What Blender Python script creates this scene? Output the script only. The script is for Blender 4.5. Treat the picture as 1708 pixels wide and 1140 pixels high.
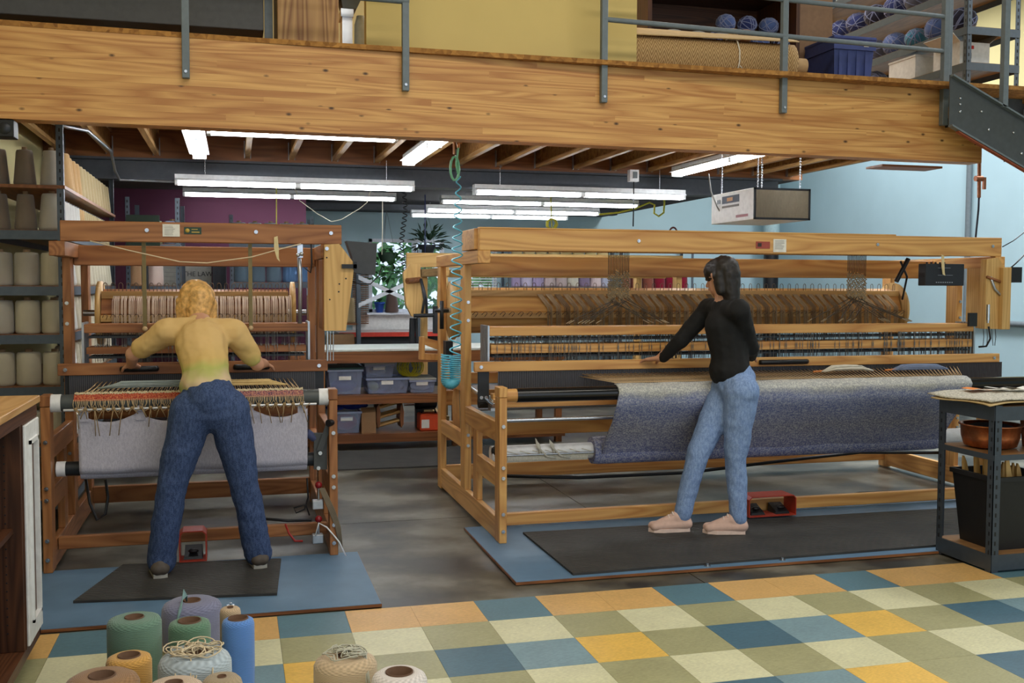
import bpy, bmesh, math, random
from mathutils import Vector, Matrix
random.seed(7)
for o in list(bpy.data.objects): bpy.data.objects.remove(o)
scn = bpy.context.scene
COL = scn.collection
# ---------------------------------------------------------------- camera
F, YAW, PIT, ROL = 1722.0, .2626, .0536, -.003
CAM = Vector((-.476, -4.7346, 1.5065))
_fw = Vector((math.sin(YAW)*math.cos(PIT), math.cos(YAW)*math.cos(PIT), -math.sin(PIT)))
_r = Vector((math.cos(YAW), -math.sin(YAW), 0)); _d = _fw.cross(_r)
_c, _s = math.cos(ROL), math.sin(ROL)
RX = _c*_r + _s*_d; RD = -_s*_r + _c*_d
cd = bpy.data.cameras.new('camera'); cam = bpy.data.objects.new('camera', cd); COL.objects.link(cam)
cd.sensor_width = 36; cd.lens = F*36/1708; cd.clip_start = .05
_m = Matrix((RX, -RD, -_fw)).transposed().to_4x4(); _m.translation = CAM
cam.matrix_world = _m; scn.camera = cam
def U(px, py, X=None, Y=None, Z=None):
    d = RX*((px-854)/F) + RD*((py-570)/F) + _fw
    if X is not None: t = (X-CAM.x)/d.x
    elif Y is not None: t = (Y-CAM.y)/d.y
    else: t = (Z-CAM.z)/d.z
    return CAM + d*t
# ---------------------------------------------------------------- world and exposure
w = bpy.data.worlds.new('world'); scn.world = w; w.use_nodes = True
bg = w.node_tree.nodes['Background']; bg.inputs[0].default_value = (.80, .90, 1.0, 1); bg.inputs[1].default_value = 1.25
scn.view_settings.view_transform = 'Standard'; scn.view_settings.look = 'None'
scn.view_settings.gamma = 1; scn.view_settings.use_curve_mapping = False
scn.view_settings.exposure = 0.3
TUBE_E = 18.0
def fill_light(name, loc, sx, sy, power, col=(1, .93, .82), rot=(0, 0, 0)):  # area light with no visible source, added overhead to brighten the scene
    l = bpy.data.lights.new(name, 'AREA'); l.shape = 'RECTANGLE'; l.size = sx; l.size_y = sy; l.energy = power; l.color = col
    o = bpy.data.objects.new(name, l); COL.objects.link(o); o.location = loc; o.rotation_euler = rot
    return o
fill_light('hall_fill', (1.2, -1.6, 5.0), 4.5, .6, 85)  # unseen fill added above the front tiles and beam
fill_light('hall_fill', (1.2, -4.6, 5.0), 4.5, .6, 70)  # second unseen fill added overhead, near the camera
fill_light('hall_fill', (6.4, 2.5, 5.0), 1.2, 4.0, 320, (.95, .97, 1))  # unseen fill added to brighten the pale blue right wall
fill_light('hall_fill', (6.9, 7.2, 5.0), 1.2, 3.0, 120, (.95, .97, 1))  # further unseen fill added for the rear of the right wall
fill_light('loft_fill', (2.5, 3.2, 5.0), 4.0, .4, 70)  # unseen fill added to lift the loft store
# ---------------------------------------------------------------- materials
def lin(c):
    return tuple(((v/255)/12.92 if v/255 <= .04045 else (((v/255)+.055)/1.055)**2.4) for v in c) + (1,)
MATS = {}
class NT:
    def __init__(s, name):
        s.m = bpy.data.materials.new(name); s.m.use_nodes = True; s.t = s.m.node_tree
        s.b = s.t.nodes['Principled BSDF']; MATS[name] = s.m
    def n(s, typ, **k):
        x = s.t.nodes.new(typ)
        for a, v in k.items():
            if a.startswith('i_'):
                key = a[2:]; key = int(key) if key.isdigit() else key.replace('_', ' ')
                x.inputs[key].default_value = v
            else: setattr(x, a, v)
        return x
    def l(s, a, b): s.t.links.new(a, b)
    def math(s, op, a, b=None, clamp=False):
        x = s.n('ShaderNodeMath', operation=op); x.use_clamp = clamp
        for i, v in enumerate((a, b)):
            if v is None: continue
            if hasattr(v, 'is_linked') or hasattr(v, 'links'): s.l(v, x.inputs[i])
            else: x.inputs[i].default_value = v
        return x.outputs[0]
    def ramp(s, fac, stops):
        x = s.n('ShaderNodeValToRGB'); e = x.color_ramp.elements
        e[0].position, e[0].color = stops[0]; e[1].position, e[1].color = stops[1]
        for p, c in stops[2:]:
            q = e.new(p); q.color = c
        s.l(fac, x.inputs[0]); return x.outputs[0]
    def bump(s, h, st=.3, dist=.01):
        x = s.n('ShaderNodeBump'); x.inputs['Strength'].default_value = st; x.inputs['Distance'].default_value = dist
        s.l(h, x.inputs['Height']); s.l(x.outputs[0], s.b.inputs['Normal'])
def coords(t, rnd=True, scale=(1, 1, 1)):
    tc = t.n('ShaderNodeTexCoord'); mp = t.n('ShaderNodeMapping'); mp.inputs['Scale'].default_value = scale
    src = tc.outputs['Object']
    if rnd:
        oi = t.n('ShaderNodeObjectInfo'); ad = t.n('ShaderNodeVectorMath', operation='ADD')
        cb = t.n('ShaderNodeCombineXYZ')
        for i, k in enumerate((31., 17., 53.)): t.l(t.math('MULTIPLY', oi.outputs['Random'], k), cb.inputs[i])
        t.l(src, ad.inputs[0]); t.l(cb.outputs[0], ad.inputs[1]); src = ad.outputs[0]
    t.l(src, mp.inputs['Vector']); return mp.outputs[0]
def plain(name, c, rough=.6, metal=0, var=.08, nscale=30, spec=.4, bump=0):
    if name in MATS: return MATS[name]
    t = NT(name); col = lin(c); v = coords(t)
    no = t.n('ShaderNodeTexNoise', i_Scale=nscale, i_Detail=3.0); t.l(v, no.inputs['Vector'])
    a = tuple(x*(1-var) for x in col[:3])+(1,); b = tuple(min(1, x*(1+var)) for x in col[:3])+(1,)
    t.l(t.ramp(no.outputs[0], [(.3, a), (.7, b)]), t.b.inputs['Base Color'])
    t.b.inputs['Roughness'].default_value = rough; t.b.inputs['Metallic'].default_value = metal
    t.b.inputs['Specular IOR Level'].default_value = spec
    if bump: t.bump(no.outputs[0], bump, .004)
    return t.m
def wood(name, axis, c1, c2, rough=.42, ring=11., across=7., along=.55, knots=0., fibre=.25):
    key = name+'_'+'xyz'[axis]
    if key in MATS: return MATS[key]
    t = NT(key); sc = [across]*3; sc[axis] = along; v = coords(t, True, sc)
    no = t.n('ShaderNodeTexNoise', i_Scale=1.0, i_Detail=1.5, i_Roughness=.4); t.l(v, no.inputs['Vector'])
    r = t.math('MULTIPLY', no.outputs[0], ring); r = t.math('PINGPONG', r, .5); r = t.math('MULTIPLY', r, 2.)
    r = t.math('POWER', r, .8)
    sf = [160.]*3; sf[axis] = 3.; vf = coords(t, True, sf)
    nf = t.n('ShaderNodeTexNoise', i_Scale=1.0, i_Detail=2.0); t.l(vf, nf.inputs['Vector'])
    sb = [2.]*3; sb[axis] = .4; vb = coords(t, True, sb)
    nb = t.n('ShaderNodeTexNoise', i_Scale=1.0, i_Detail=2.0); t.l(vb, nb.inputs['Vector'])
    f = t.math('ADD', t.math('MULTIPLY', r, .55), t.math('MULTIPLY', nf.outputs[0], fibre))
    f = t.math('ADD', f, t.math('MULTIPLY', t.math('SUBTRACT', nb.outputs[0], .5), .6), True)
    oi = t.n('ShaderNodeObjectInfo')
    f = t.math('ADD', f, t.math('MULTIPLY', t.math('SUBTRACT', oi.outputs['Random'], .5), .3), True)
    col = t.ramp(f, [(.1, lin(c2)), (.75, lin(c1))])
    if knots:
        sk = [11.]*3; sk[axis] = 6.0; vk = coords(t, True, sk)
        vo = t.n('ShaderNodeTexVoronoi', i_Scale=1.0); t.l(vk, vo.inputs['Vector'])
        kf = t.ramp(vo.outputs['Distance'], [(knots*.35, (1, 1, 1, 1)), (knots, (0, 0, 0, 1))])
        mx = t.n('ShaderNodeMix', data_type='RGBA'); t.l(kf, mx.inputs['Factor']); t.l(col, mx.inputs['A'])
        mx.inputs['B'].default_value = lin(tuple(x*.45 for x in c2)); col = mx.outputs['Result']
    t.l(col, t.b.inputs['Base Color']); t.b.inputs['Roughness'].default_value = rough
    t.b.inputs['Specular IOR Level'].default_value = .35
    t.bump(f, .12, .003); return t.m
WB = lambda a: wood('honey_fir', a, (218, 169, 102), (182, 126, 70))           # large loom
WA = lambda a: wood('cherry_brown', a, (166, 112, 68), (126, 78, 44))          # left loom
WC = lambda a: wood('pale_maple', a, (214, 174, 110), (188, 146, 86))          # plywood boxes, far loom
WD = lambda a: wood('dark_oak', a, (92, 56, 34), (56, 32, 20), across=9, ring=14)
WL = lambda a: wood('glulam', a, (216, 166, 100), (176, 120, 66), ring=9., across=8., along=.5, knots=.13)
WJ = lambda a: wood('joist_pine', a, (206, 164, 104), (160, 112, 62))
WS = lambda a: wood('bench_fir', a, (150, 96, 56), (110, 66, 36))
def osb(name='osb'):
    if name in MATS: return MATS[name]
    t = NT(name); v = coords(t, True, (14, 14, 14))
    vo = t.n('ShaderNodeTexVoronoi', i_Scale=2.2); t.l(v, vo.inputs['Vector'])
    no = t.n('ShaderNodeTexNoise', i_Scale=3.0, i_Detail=4.0); t.l(v, no.inputs['Vector'])
    f = t.math('ADD', t.math('MULTIPLY', vo.outputs['Color'], .5), t.math('MULTIPLY', no.outputs[0], .5))
    t.l(t.ramp(f, [(.2, lin((120, 78, 36))), (.8, lin((186, 134, 70)))]), t.b.inputs['Base Color'])
    t.b.inputs['Roughness'].default_value = 1.25; t.bump(f, .3, .004); return t.m
def yarn(name, c, turns=70., coarse=1.0):
    key = 'yarn_'+name
    if key in MATS: return MATS[key]
    t = NT(key); col = lin(c)
    tc = t.n('ShaderNodeTexCoord'); sp = t.n('ShaderNodeSeparateXYZ'); t.l(tc.outputs['Object'], sp.inputs[0])
    th = t.math('ARCTAN2', sp.outputs[1], sp.outputs[0])
    rr = t.math('SQRT', t.math('ADD', t.math('MULTIPLY', sp.outputs[0], sp.outputs[0]), t.math('MULTIPLY', sp.outputs[1], sp.outputs[1])))
    no = t.n('ShaderNodeTexNoise', i_Scale=9.0, i_Detail=2.0); t.l(tc.outputs['Object'], no.inputs['Vector'])
    h = t.math('ADD', sp.outputs[2], rr)
    z = t.math('MULTIPLY', h, 2*math.pi*turns*5.5*coarse)
    z = t.math('ADD', z, t.math('MULTIPLY', no.outputs[0], 4.))
    a = t.math('SINE', t.math('ADD', z, t.math('MULTIPLY', th, 22.)))
    b = t.math('SINE', t.math('SUBTRACT', z, t.math('MULTIPLY', th, 26.)))
    f = t.math('ADD', t.math('MULTIPLY', t.math('ADD', t.math('MULTIPLY', a, .8), t.math('MULTIPLY', b, .45)), .3), .5)
    f = t.math('ADD', f, t.math('MULTIPLY', t.math('SUBTRACT', no.outputs[0], .5), .5), True)
    dk = tuple(x*.72 for x in col[:3])+(1,); lt = tuple(min(1, x*1.1) for x in col[:3])+(1,)
    t.l(t.ramp(f, [(.05, dk), (.85, lt)]), t.b.inputs['Base Color'])
    t.b.inputs['Roughness'].default_value = .9; t.b.inputs['Specular IOR Level'].default_value = .15
    t.b.inputs['Sheen Weight'].default_value = .25
    t.bump(f, .5, .003); return t.m
def cloth_mat(name, c1, c2, scale=260., rough=.9, big=None):
    if name in MATS: return MATS[name]
    t = NT(name); v = coords(t, False)
    w1 = t.n('ShaderNodeTexNoise', i_Scale=scale, i_Detail=2.0); t.l(v, w1.inputs['Vector'])
    sv = coords(t, False, (1, 1, .35)); w2 = t.n('ShaderNodeTexNoise', i_Scale=scale*.45, i_Detail=2.0); t.l(sv, w2.inputs['Vector'])
    f = t.math('ADD', t.math('MULTIPLY', w1.outputs[0], .5), t.math('MULTIPLY', w2.outputs[0], .5))
    t.l(t.ramp(f, [(.42, lin(c1)), (.58, lin(c2))]), t.b.inputs['Base Color'])
    t.b.inputs['Roughness'].default_value = rough; t.b.inputs['Specular IOR Level'].default_value = .15
    t.bump(f, .5, .003); return t.m
def emit(name, c, s):
    if name in MATS: return MATS[name]
    t = NT(name); t.b.inputs['Base Color'].default_value = (.9, .9, .9, 1)
    t.b.inputs['Emission Color'].default_value = c; t.b.inputs['Emission Strength'].default_value = s; return t.m
def glassy(name, c, alpha=.35, rough=.25):
    if name in MATS: return MATS[name]
    t = NT(name); t.b.inputs['Base Color'].default_value = lin(c); t.b.inputs['Roughness'].default_value = rough
    tr = t.n('ShaderNodeBsdfTransparent'); mx = t.n('ShaderNodeMixShader'); out = t.t.nodes['Material Output']
    tr.inputs[0].default_value = (.9, .93, 1, 1)
    mx.inputs[0].default_value = alpha; t.l(tr.outputs[0], mx.inputs[1]); t.l(t.b.outputs[0], mx.inputs[2]); t.l(mx.outputs[0], out.inputs[0])
    return t.m
GREY = lambda: plain('grey_paint', (104, 114, 120), .5, .0)
RACK = lambda: plain('rack_steel', (82, 92, 102), .45, .2)
STEEL = lambda: plain('bright_steel', (190, 194, 200), .25, .95)
ALU = lambda: plain('aluminium', (176, 180, 186), .35, .8)
DKM = lambda: plain('dark_metal', (44, 46, 50), .4, .3)
BLK = lambda: plain('black_plastic', (24, 24, 27), .4, 0)
WHT = lambda: plain('white_plastic', (226, 226, 228), .4, 0)
PAPER = lambda: plain('paper', (228, 226, 218), .8)
CARD = lambda: plain('cardboard', (150, 116, 82), .85, var=.05)
RUST = lambda: plain('rusty_wire', (112, 92, 74), .5, .5)
WARP = lambda: plain('warp_linen', (196, 168, 130), .9)
# ---------------------------------------------------------------- mesh helpers
class MB:
    def __init__(s): s.v = []; s.f = []; s.mi = []; s.sm = []; s.cur = 0
    def add(s, vs, fs, smooth=False):
        b = len(s.v); s.v += [tuple(v) for v in vs]
        for f in fs: s.f.append([i+b for i in f]); s.mi.append(s.cur); s.sm.append(smooth)
        return s
    def box(s, x0, x1, y0, y1, z0, z1, bev=0.):
        if bev <= 0:
            vs = [(x, y, z) for x in (x0, x1) for y in (y0, y1) for z in (z0, z1)]
            return s.add(vs, [(0, 1, 3, 2), (4, 6, 7, 5), (0, 4, 5, 1), (2, 3, 7, 6), (0, 2, 6, 4), (1, 5, 7, 3)])
        bm = bmesh.new(); bmesh.ops.create_cube(bm, size=1)
        for v in bm.verts: v.co = ((x0+x1)/2+v.co.x*(x1-x0), (y0+y1)/2+v.co.y*(y1-y0), (z0+z1)/2+v.co.z*(z1-z0))
        bmesh.ops.bevel(bm, geom=bm.edges[:], offset=bev, segments=1, affect='EDGES')
        return s.bm(bm)
    def bm(s, bm, smooth=False):
        bm.verts.index_update(); s.add([v.co[:] for v in bm.verts], [[v.index for v in f.verts] for f in bm.faces], smooth); bm.free(); return s
    def hexa(s, a, b):  # two quads, corner lists in the same order
        return s.add(list(a)+list(b), [(3, 2, 1, 0), (4, 5, 6, 7), (0, 1, 5, 4), (1, 2, 6, 5), (2, 3, 7, 6), (3, 0, 4, 7)])
    def cyl(s, p0, p1, r0, r1=None, n=14, cap=True):
        p0, p1 = Vector(p0), Vector(p1); r1 = r0 if r1 is None else r1
        d = (p1-p0).normalized(); a = d.orthogonal().normalized(); b = d.cross(a)
        vs = []
        for p, r in ((p0, r0), (p1, r1)):
            for i in range(n):
                t = 2*math.pi*i/n; vs.append(p+a*(r*math.cos(t))+b*(r*math.sin(t)))
        s.add(vs, [(i, (i+1) % n, n+(i+1) % n, n+i) for i in range(n)], True)
        if cap: s.add(vs, [tuple(range(n-1, -1, -1)), tuple(range(n, 2*n))])
        return s
    def tube(s, pts, r, n=8, closed=False):
        pts = [Vector(p) for p in pts]; m = len(pts); vs = []; up = None
        for k in range(m):
            if closed: t = pts[(k+1) % m]-pts[k-1]
            else: t = pts[min(k+1, m-1)]-pts[max(k-1, 0)]
            t.normalize()
            if up is None: up = t.orthogonal().normalized()
            up = (up-t*up.dot(t)); up = up.normalized() if up.length > 1e-6 else t.orthogonal().normalized()
            b = t.cross(up); rr = r[k] if isinstance(r, (list, tuple)) else r
            for i in range(n):
                a = 2*math.pi*i/n; vs.append(pts[k]+up*(rr*math.cos(a))+b*(rr*math.sin(a)))
        fs = []
        for k in range(m if closed else m-1):
            k2 = (k+1) % m
            for i in range(n): fs.append((k*n+i, k*n+(i+1) % n, k2*n+(i+1) % n, k2*n+i))
        if not closed: fs += [tuple(range(n-1, -1, -1)), tuple((m-1)*n+i for i in range(n))]
        return s.add(vs, fs, True)
    def lathe(s, prof, c=(0, 0, 0), n=24, cap=True, axis=2):
        vs = []
        for r, z in prof:
            for i in range(n):
                a = 2*math.pi*i/n; p = (r*math.cos(a), r*math.sin(a), z)
                if axis == 0: p = (z, r*math.cos(a), r*math.sin(a))
                if axis == 1: p = (r*math.cos(a), z, r*math.sin(a))
                vs.append((p[0]+c[0], p[1]+c[1], p[2]+c[2]))
        m = len(prof); fs = [(k*n+i, k*n+(i+1) % n, (k+1)*n+(i+1) % n, (k+1)*n+i) for k in range(m-1) for i in range(n)]
        s.add(vs, fs, True)
        if cap: s.add(vs, [tuple(range(n-1, -1, -1)), tuple((m-1)*n+i for i in range(n))])
        return s
    def prism(s, poly, a, b, plane='xz'):
        def P(p, d): return (p[0], d, p[1]) if plane == 'xz' else ((d, p[0], p[1]) if plane == 'yz' else (p[0], p[1], d))
        n = len(poly); vs = [P(p, a) for p in poly]+[P(p, b) for p in poly]
        return s.add(vs, [tuple(range(n-1, -1, -1)), tuple(range(n, 2*n))]+[(i, (i+1) % n, n+(i+1) % n, n+i) for i in range(n)])
    def grid(s, fn, nu, nv, smooth=True):
        vs = [fn(i/nu, j/nv) for j in range(nv+1) for i in range(nu+1)]
        return s.add(vs, [(j*(nu+1)+i, j*(nu+1)+i+1, (j+1)*(nu+1)+i+1, (j+1)*(nu+1)+i) for j in range(nv) for i in range(nu)], smooth)
    def ball(s, c, r, n=12, sq=(1, 1, 1)):
        prof = []
        vs = []
        for k in range(n+1):
            ph = math.pi*k/n
            for i in range(n*2):
                a = math.pi*i/n; vs.append((c[0]+r*sq[0]*math.sin(ph)*math.cos(a), c[1]+r*sq[1]*math.sin(ph)*math.sin(a), c[2]+r*sq[2]*math.cos(ph)))
        m = 2*n
        return s.add(vs, [(k*m+i, (k+1)*m+i, (k+1)*m+(i+1) % m, k*m+(i+1) % m) for k in range(n) for i in range(m)], True)
    def mesh(s, name, mats, org=(0, 0, 0)):
        me = bpy.data.meshes.new(name); o = Vector(org)
        me.from_pydata([tuple(Vector(v)-o) for v in s.v], [], s.f)
        for m in (mats if isinstance(mats, (list, tuple)) else [mats]): me.materials.append(m)
        me.polygons.foreach_set('material_index', s.mi); me.polygons.foreach_set('use_smooth', s.sm)
        me.validate(); me.update()
        bm = bmesh.new(); bm.from_mesh(me); bmesh.ops.recalc_face_normals(bm, faces=bm.faces[:]); bm.to_mesh(me); bm.free()
        return me
    def build(s, name, mats, parent=None, at=None):
        org = Vector(parent['_o']) if parent is not None else Vector(at if at is not None else (0, 0, 0))
        o = bpy.data.objects.new(name, s.mesh(name, mats, org)); COL.objects.link(o)
        if parent is not None: o.parent = parent
        else: o.location = org
        o['_o'] = tuple(org); return o
def M(): return MB()
def box(x0, x1, y0, y1, z0, z1, bev=0.): return MB().box(x0, x1, y0, y1, z0, z1, bev)
def thing(name, loc, label, cat, group=None):
    o = bpy.data.objects.new(name, None); COL.objects.link(o); o.location = loc; o.empty_display_size = .05
    o['_o'] = tuple(loc); return tag(o, label, cat, group)
def tag(o, label, cat, group=None):
    o['label'] = label; o['category'] = cat
    if group: o['group'] = group
    return o
def struct(o): o['kind'] = 'structure'; return o
def stuff(o): o['kind'] = 'stuff'; return o
def dup(root, loc, label=None, group=None, rz=0, scale=None, mats=None):
    r = root.copy(); COL.objects.link(r); r.location = loc; r.rotation_euler = (0, 0, rz); r['_o'] = tuple(loc)
    if scale: r.scale = scale
    if label: r['label'] = label
    if group: r['group'] = group
    for ch in root.children:
        c = ch.copy(); COL.objects.link(c); c.parent = r
        for g in ch.children:
            d = g.copy(); COL.objects.link(d); d.parent = c
    return r
ORD = ['first', 'second', 'third', 'fourth', 'fifth', 'sixth', 'seventh', 'eighth', 'ninth', 'tenth', 'eleventh', 'twelfth', 'thirteenth', 'fourteenth', 'fifteenth', 'sixteenth', 'seventeenth', 'eighteenth', 'nineteenth', 'twentieth']
ORD += ['twenty-'+o for o in ORD[:9]]+['thirtieth']
# ================================================================ STRUCTURE
XL, XR, YF, YB, ZC = -2.05, 8.4, -9.0, 11.0, 5.2
JZ, STY = 2.65, 5.0            # joist underside, steel beam line
LOFTX = 5.25
# --- materials of the shell
def concrete():
    t = NT('concrete'); v = coords(t, False)
    n1 = t.n('ShaderNodeTexNoise', i_Scale=2.2, i_Detail=9.0, i_Roughness=.55); t.l(v, n1.inputs['Vector'])
    v2 = coords(t, False, (1.0, 1.5, 1)); n2 = t.n('ShaderNodeTexNoise', i_Scale=1.5, i_Detail=8.0, i_Roughness=.5); t.l(v2, n2.inputs['Vector'])
    f = t.math('ADD', t.math('MULTIPLY', n1.outputs[0], .5), t.math('MULTIPLY', n2.outputs[0], .5))
    t.l(t.ramp(f, [(.43, lin((44, 40, 32))), (.5, lin((80, 75, 62))), (.57, lin((114, 110, 98)))]), t.b.inputs['Base Color'])
    t.l(t.ramp(n2.outputs[0], [(.3, (.3, .3, .3, 1)), (.75, (.42, .42, .42, 1))]), t.b.inputs['Roughness'])
    t.bump(n1.outputs[0], .06, .01); return t.m
def lino(name, c):
    t = NT('lino_'+name); v = coords(t, True, (60, 240, 60)); no = t.n('ShaderNodeTexNoise', i_Scale=1.0, i_Detail=4.0); t.l(v, no.inputs['Vector'])
    v2 = coords(t, True, (5, 5, 5)); n2 = t.n('ShaderNodeTexNoise', i_Scale=1.0, i_Detail=3.0); t.l(v2, n2.inputs['Vector'])
    f = t.math('ADD', t.math('MULTIPLY', no.outputs[0], .7), t.math('MULTIPLY', n2.outputs[0], .3))
    col = lin(c); a = tuple(x*.8 for x in col[:3])+(1,); b = tuple(min(1, x*1.15) for x in col[:3])+(1,)
    t.l(t.ramp(f, [(.35, a), (.65, b)]), t.b.inputs['Base Color']); t.b.inputs['Roughness'].default_value = .42
    t.b.inputs['Specular IOR Level'].default_value = .4; return t.m
CONC = concrete()
LIN = {k: lino(k, c) for k, c in dict(orange=(208, 166, 102), yellow=(222, 180, 84), cream=(206, 204, 168), olive=(158, 156, 116), navy=(68, 102, 120), sky=(118, 146, 156), teal=(86, 120, 134)).items()}
# --- floor: screed, slabs with saw-cut joints, vinyl tiles in front
fl = struct(box(XL, XR, YF, YB, -.2, -.012).build('floor', plain('screed', (70, 66, 58), .9)))
xs = [XL, 1.82, 5.3, XR]; ys = [0, 1.78, 5.4, YB]
for i in range(3):
    for j in range(3):
        box(xs[i]+.003, xs[i+1]-.003, ys[j]+.003, ys[j+1]-.003, -.012, 0).build('slab', CONC, fl)
box(XL, XR, YF, 0, -.012, 0).build('slab', CONC, fl)
S = .3048
def tile_kind(i, r):
    if r == 0: return 'teal' if i % 3 == 2 else 'orange'
    if r % 2 == 1: return 'cream' if i % 2 == 0 else 'olive'
    k = (i + (r//2-1)) % 4
    return {1: 'navy', 2: 'sky', 3: 'yellow', 0: 'olive'}[k]
tmesh = {}
rest = {}
for r in range(0, 28):
    for i in range(-6, 27):
        k = tile_kind(i, r); x, y = i*S, -(r+1)*S
        if r < 8 and i < 21:
            if k not in tmesh: tmesh[k] = box(.0006, S-.0006, .0006, S-.0006, 0, .004).mesh('tile', LIN[k])
            o = bpy.data.objects.new('tile', tmesh[k]); COL.objects.link(o); o.parent = fl; o.location = (x, y, 0)
        else: rest.setdefault(k, M()).box(x+.0006, x+S-.0006, y+.0006, y+S-.0006, 0, .004)
mm = M(); ks = list(rest)
for n, k in enumerate(ks):
    mm.cur = n; mm.add(rest[k].v, rest[k].f)
stuff(mm.build('tile_field', [LIN[k] for k in ks], fl)) if False else None
o = mm.build('tile_field', [LIN[k] for k in ks], fl); stuff(o)
# --- walls
CREAM = plain('cream_wall', (206, 194, 142), .8, var=.03, nscale=3)
BLUE = plain('pale_blue_wall', (170, 198, 208), .6, var=.03, nscale=2)
PURP = plain('plum_wall', (84, 36, 62), .7, var=.04, nscale=3)
YELL = plain('mustard_wall', (214, 188, 118), .75, var=.03, nscale=3)
DKC = plain('dark_ceiling', (66, 66, 70), .85)
struct(box(XL-.15, XL, YF, YB, 0, ZC).build('wall_left', CREAM))
m = M(); m.box(XR, XR+.15, YF, YB, 0, 3.6); m.cur = 1; m.box(XR, XR+.15, YF, YB, 3.6, ZC); wr = struct(m.build('wall_right', [BLUE, CREAM]))
WX0, WX1, WZ0, WZ1 = 1.50, 2.66, 1.10, 2.22
VX0, VX1 = 2.95, 3.5
m = M(); m.box(XL, WX0, YB, YB+.15, 0, ZC); m.box(WX0, WX1, YB, YB+.15, 0, WZ0); m.box(WX0, WX1, YB, YB+.15, WZ1, ZC)
m.box(WX1, VX0, YB, YB+.15, 0, ZC); m.box(VX0, VX1, YB, YB+.15, 0, WZ0); m.box(VX0, VX1, YB, YB+.15, WZ1, ZC); m.box(VX1, XR, YB, YB+.15, 0, ZC)
wb = struct(m.build('wall_back', BLUE))
box(1.25, 2.85, YB-.02, YB, .3, WZ0-.03).build('wainscot_panel', plain('white_panel', (226, 224, 222), .6), wb)
WFR = plain('white_frame', (222, 226, 236), .5)
def window(n, x0, x1, mull):
    wn = struct(M().box(x0, x1, YB-.01, YB+.1, WZ0, WZ0+.05).box(x0, x1, YB-.01, YB+.1, WZ1-.05, WZ1).box(x0, x0+.05, YB-.01, YB+.1, WZ0, WZ1).box(x1-.05, x1, YB-.01, YB+.1, WZ0, WZ1).build('window_%d' % n, WFR))
    bars = [x0+.05]+mull+[x1-.05]
    for b in mull: box(b-.03, b+.03, YB+.0, YB+.09, WZ0+.05, WZ1-.05).build('mullion', WFR, wn)
    for a, b in zip(bars[:-1], bars[1:]): box(a, b, YB+.05, YB+.056, WZ0+.05, WZ1-.05).build('pane', glassy('window_glass', (200, 220, 240), .08, .05), wn)
    box(x0-.05, x1+.05, YB-.16, YB, WZ0-.03, WZ0).build('window_sill', WFR, wn)
window(1, WX0, WX1, [2.2]); window(2, VX0, VX1, [])
struct(box(XL, .37, 8.0, 8.12, 0, 2.62).build('wall_partition', PURP))
struct(box(XL, LOFTX, STY+.1, STY+.2, 2.9, ZC).build('wall_loft', CREAM))
struct(box(U(611, 60, Y=1.62).x, U(1062, 60, Y=1.62).x, 1.62, 1.72, 2.9, ZC).build('wall_store', YELL))
# --- ceilings
ce = struct(box(XL, XR, YF, YB, ZC, ZC+.1).build('ceiling', plain('hall_ceiling', (170, 168, 160), .9)))
struct(box(XL, LOFTX, STY+.1, YB, 2.62, 2.7).build('ceiling_rear', DKC))
for o_ in [o for o in bpy.data.objects if o.type == 'LIGHT']:
    l_ = o_.location; sx_, sy_ = o_.data.size/2+.05, o_.data.size_y/2+.05
    box(l_.x-sx_, l_.x+sx_, l_.y-sy_, l_.y+sy_, l_.z+.02, ZC).build('lamp_housing', plain('lamp_white', (226, 228, 230), .5), ce)  # made-up box above each added fill light, out of view
# loft floor (OSB deck) + joists
lf = struct(box(XL, LOFTX, 1.33, STY+.1, 2.872, 2.9).build('floor_loft', osb()))
k = 0; x = -1.9
while x < LOFTX:
    j = box(x-.0225, x+.0225, 1.56, STY-.06, JZ, JZ+.035).build('joist', WJ(1), lf)
    box(x-.006, x+.006, 1.56, STY-.06, JZ+.035, 2.84).build('joist_web', osb(), j)
    box(x-.0225, x+.0225, 1.56, STY-.06, 2.84, 2.872).build('joist_flange', WJ(1), j)
    for yy in (1.54, STY-.1):
        M().box(x-.03, x-.0235, yy, yy+.06, JZ-.004, 2.8).box(x+.0235, x+.03, yy, yy+.06, JZ-.004, 2.8).build('hanger', ALU(), j)
    x += .388; k += 1
box(XL, LOFTX, STY-.06, STY+.08, 2.62, 2.872).build('rim_board', WS(0), lf)
# steel beam under the rim
m = M().box(XL, 5.0, STY-.1, STY+.1, 2.43, 2.45).box(XL, 5.0, STY-.1, STY+.1, 2.60, 2.62).box(XL, 5.0, STY-.012, STY+.012, 2.45, 2.60)
struct(m.build('trim_2', plain('steel_beam', (84, 88, 96), .55)))
struct(box(XL, 4.9, 9.4, 9.6, 2.54, 2.62).build('trim_3', plain('steel_beam2', (66, 70, 78), .6)))
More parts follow.
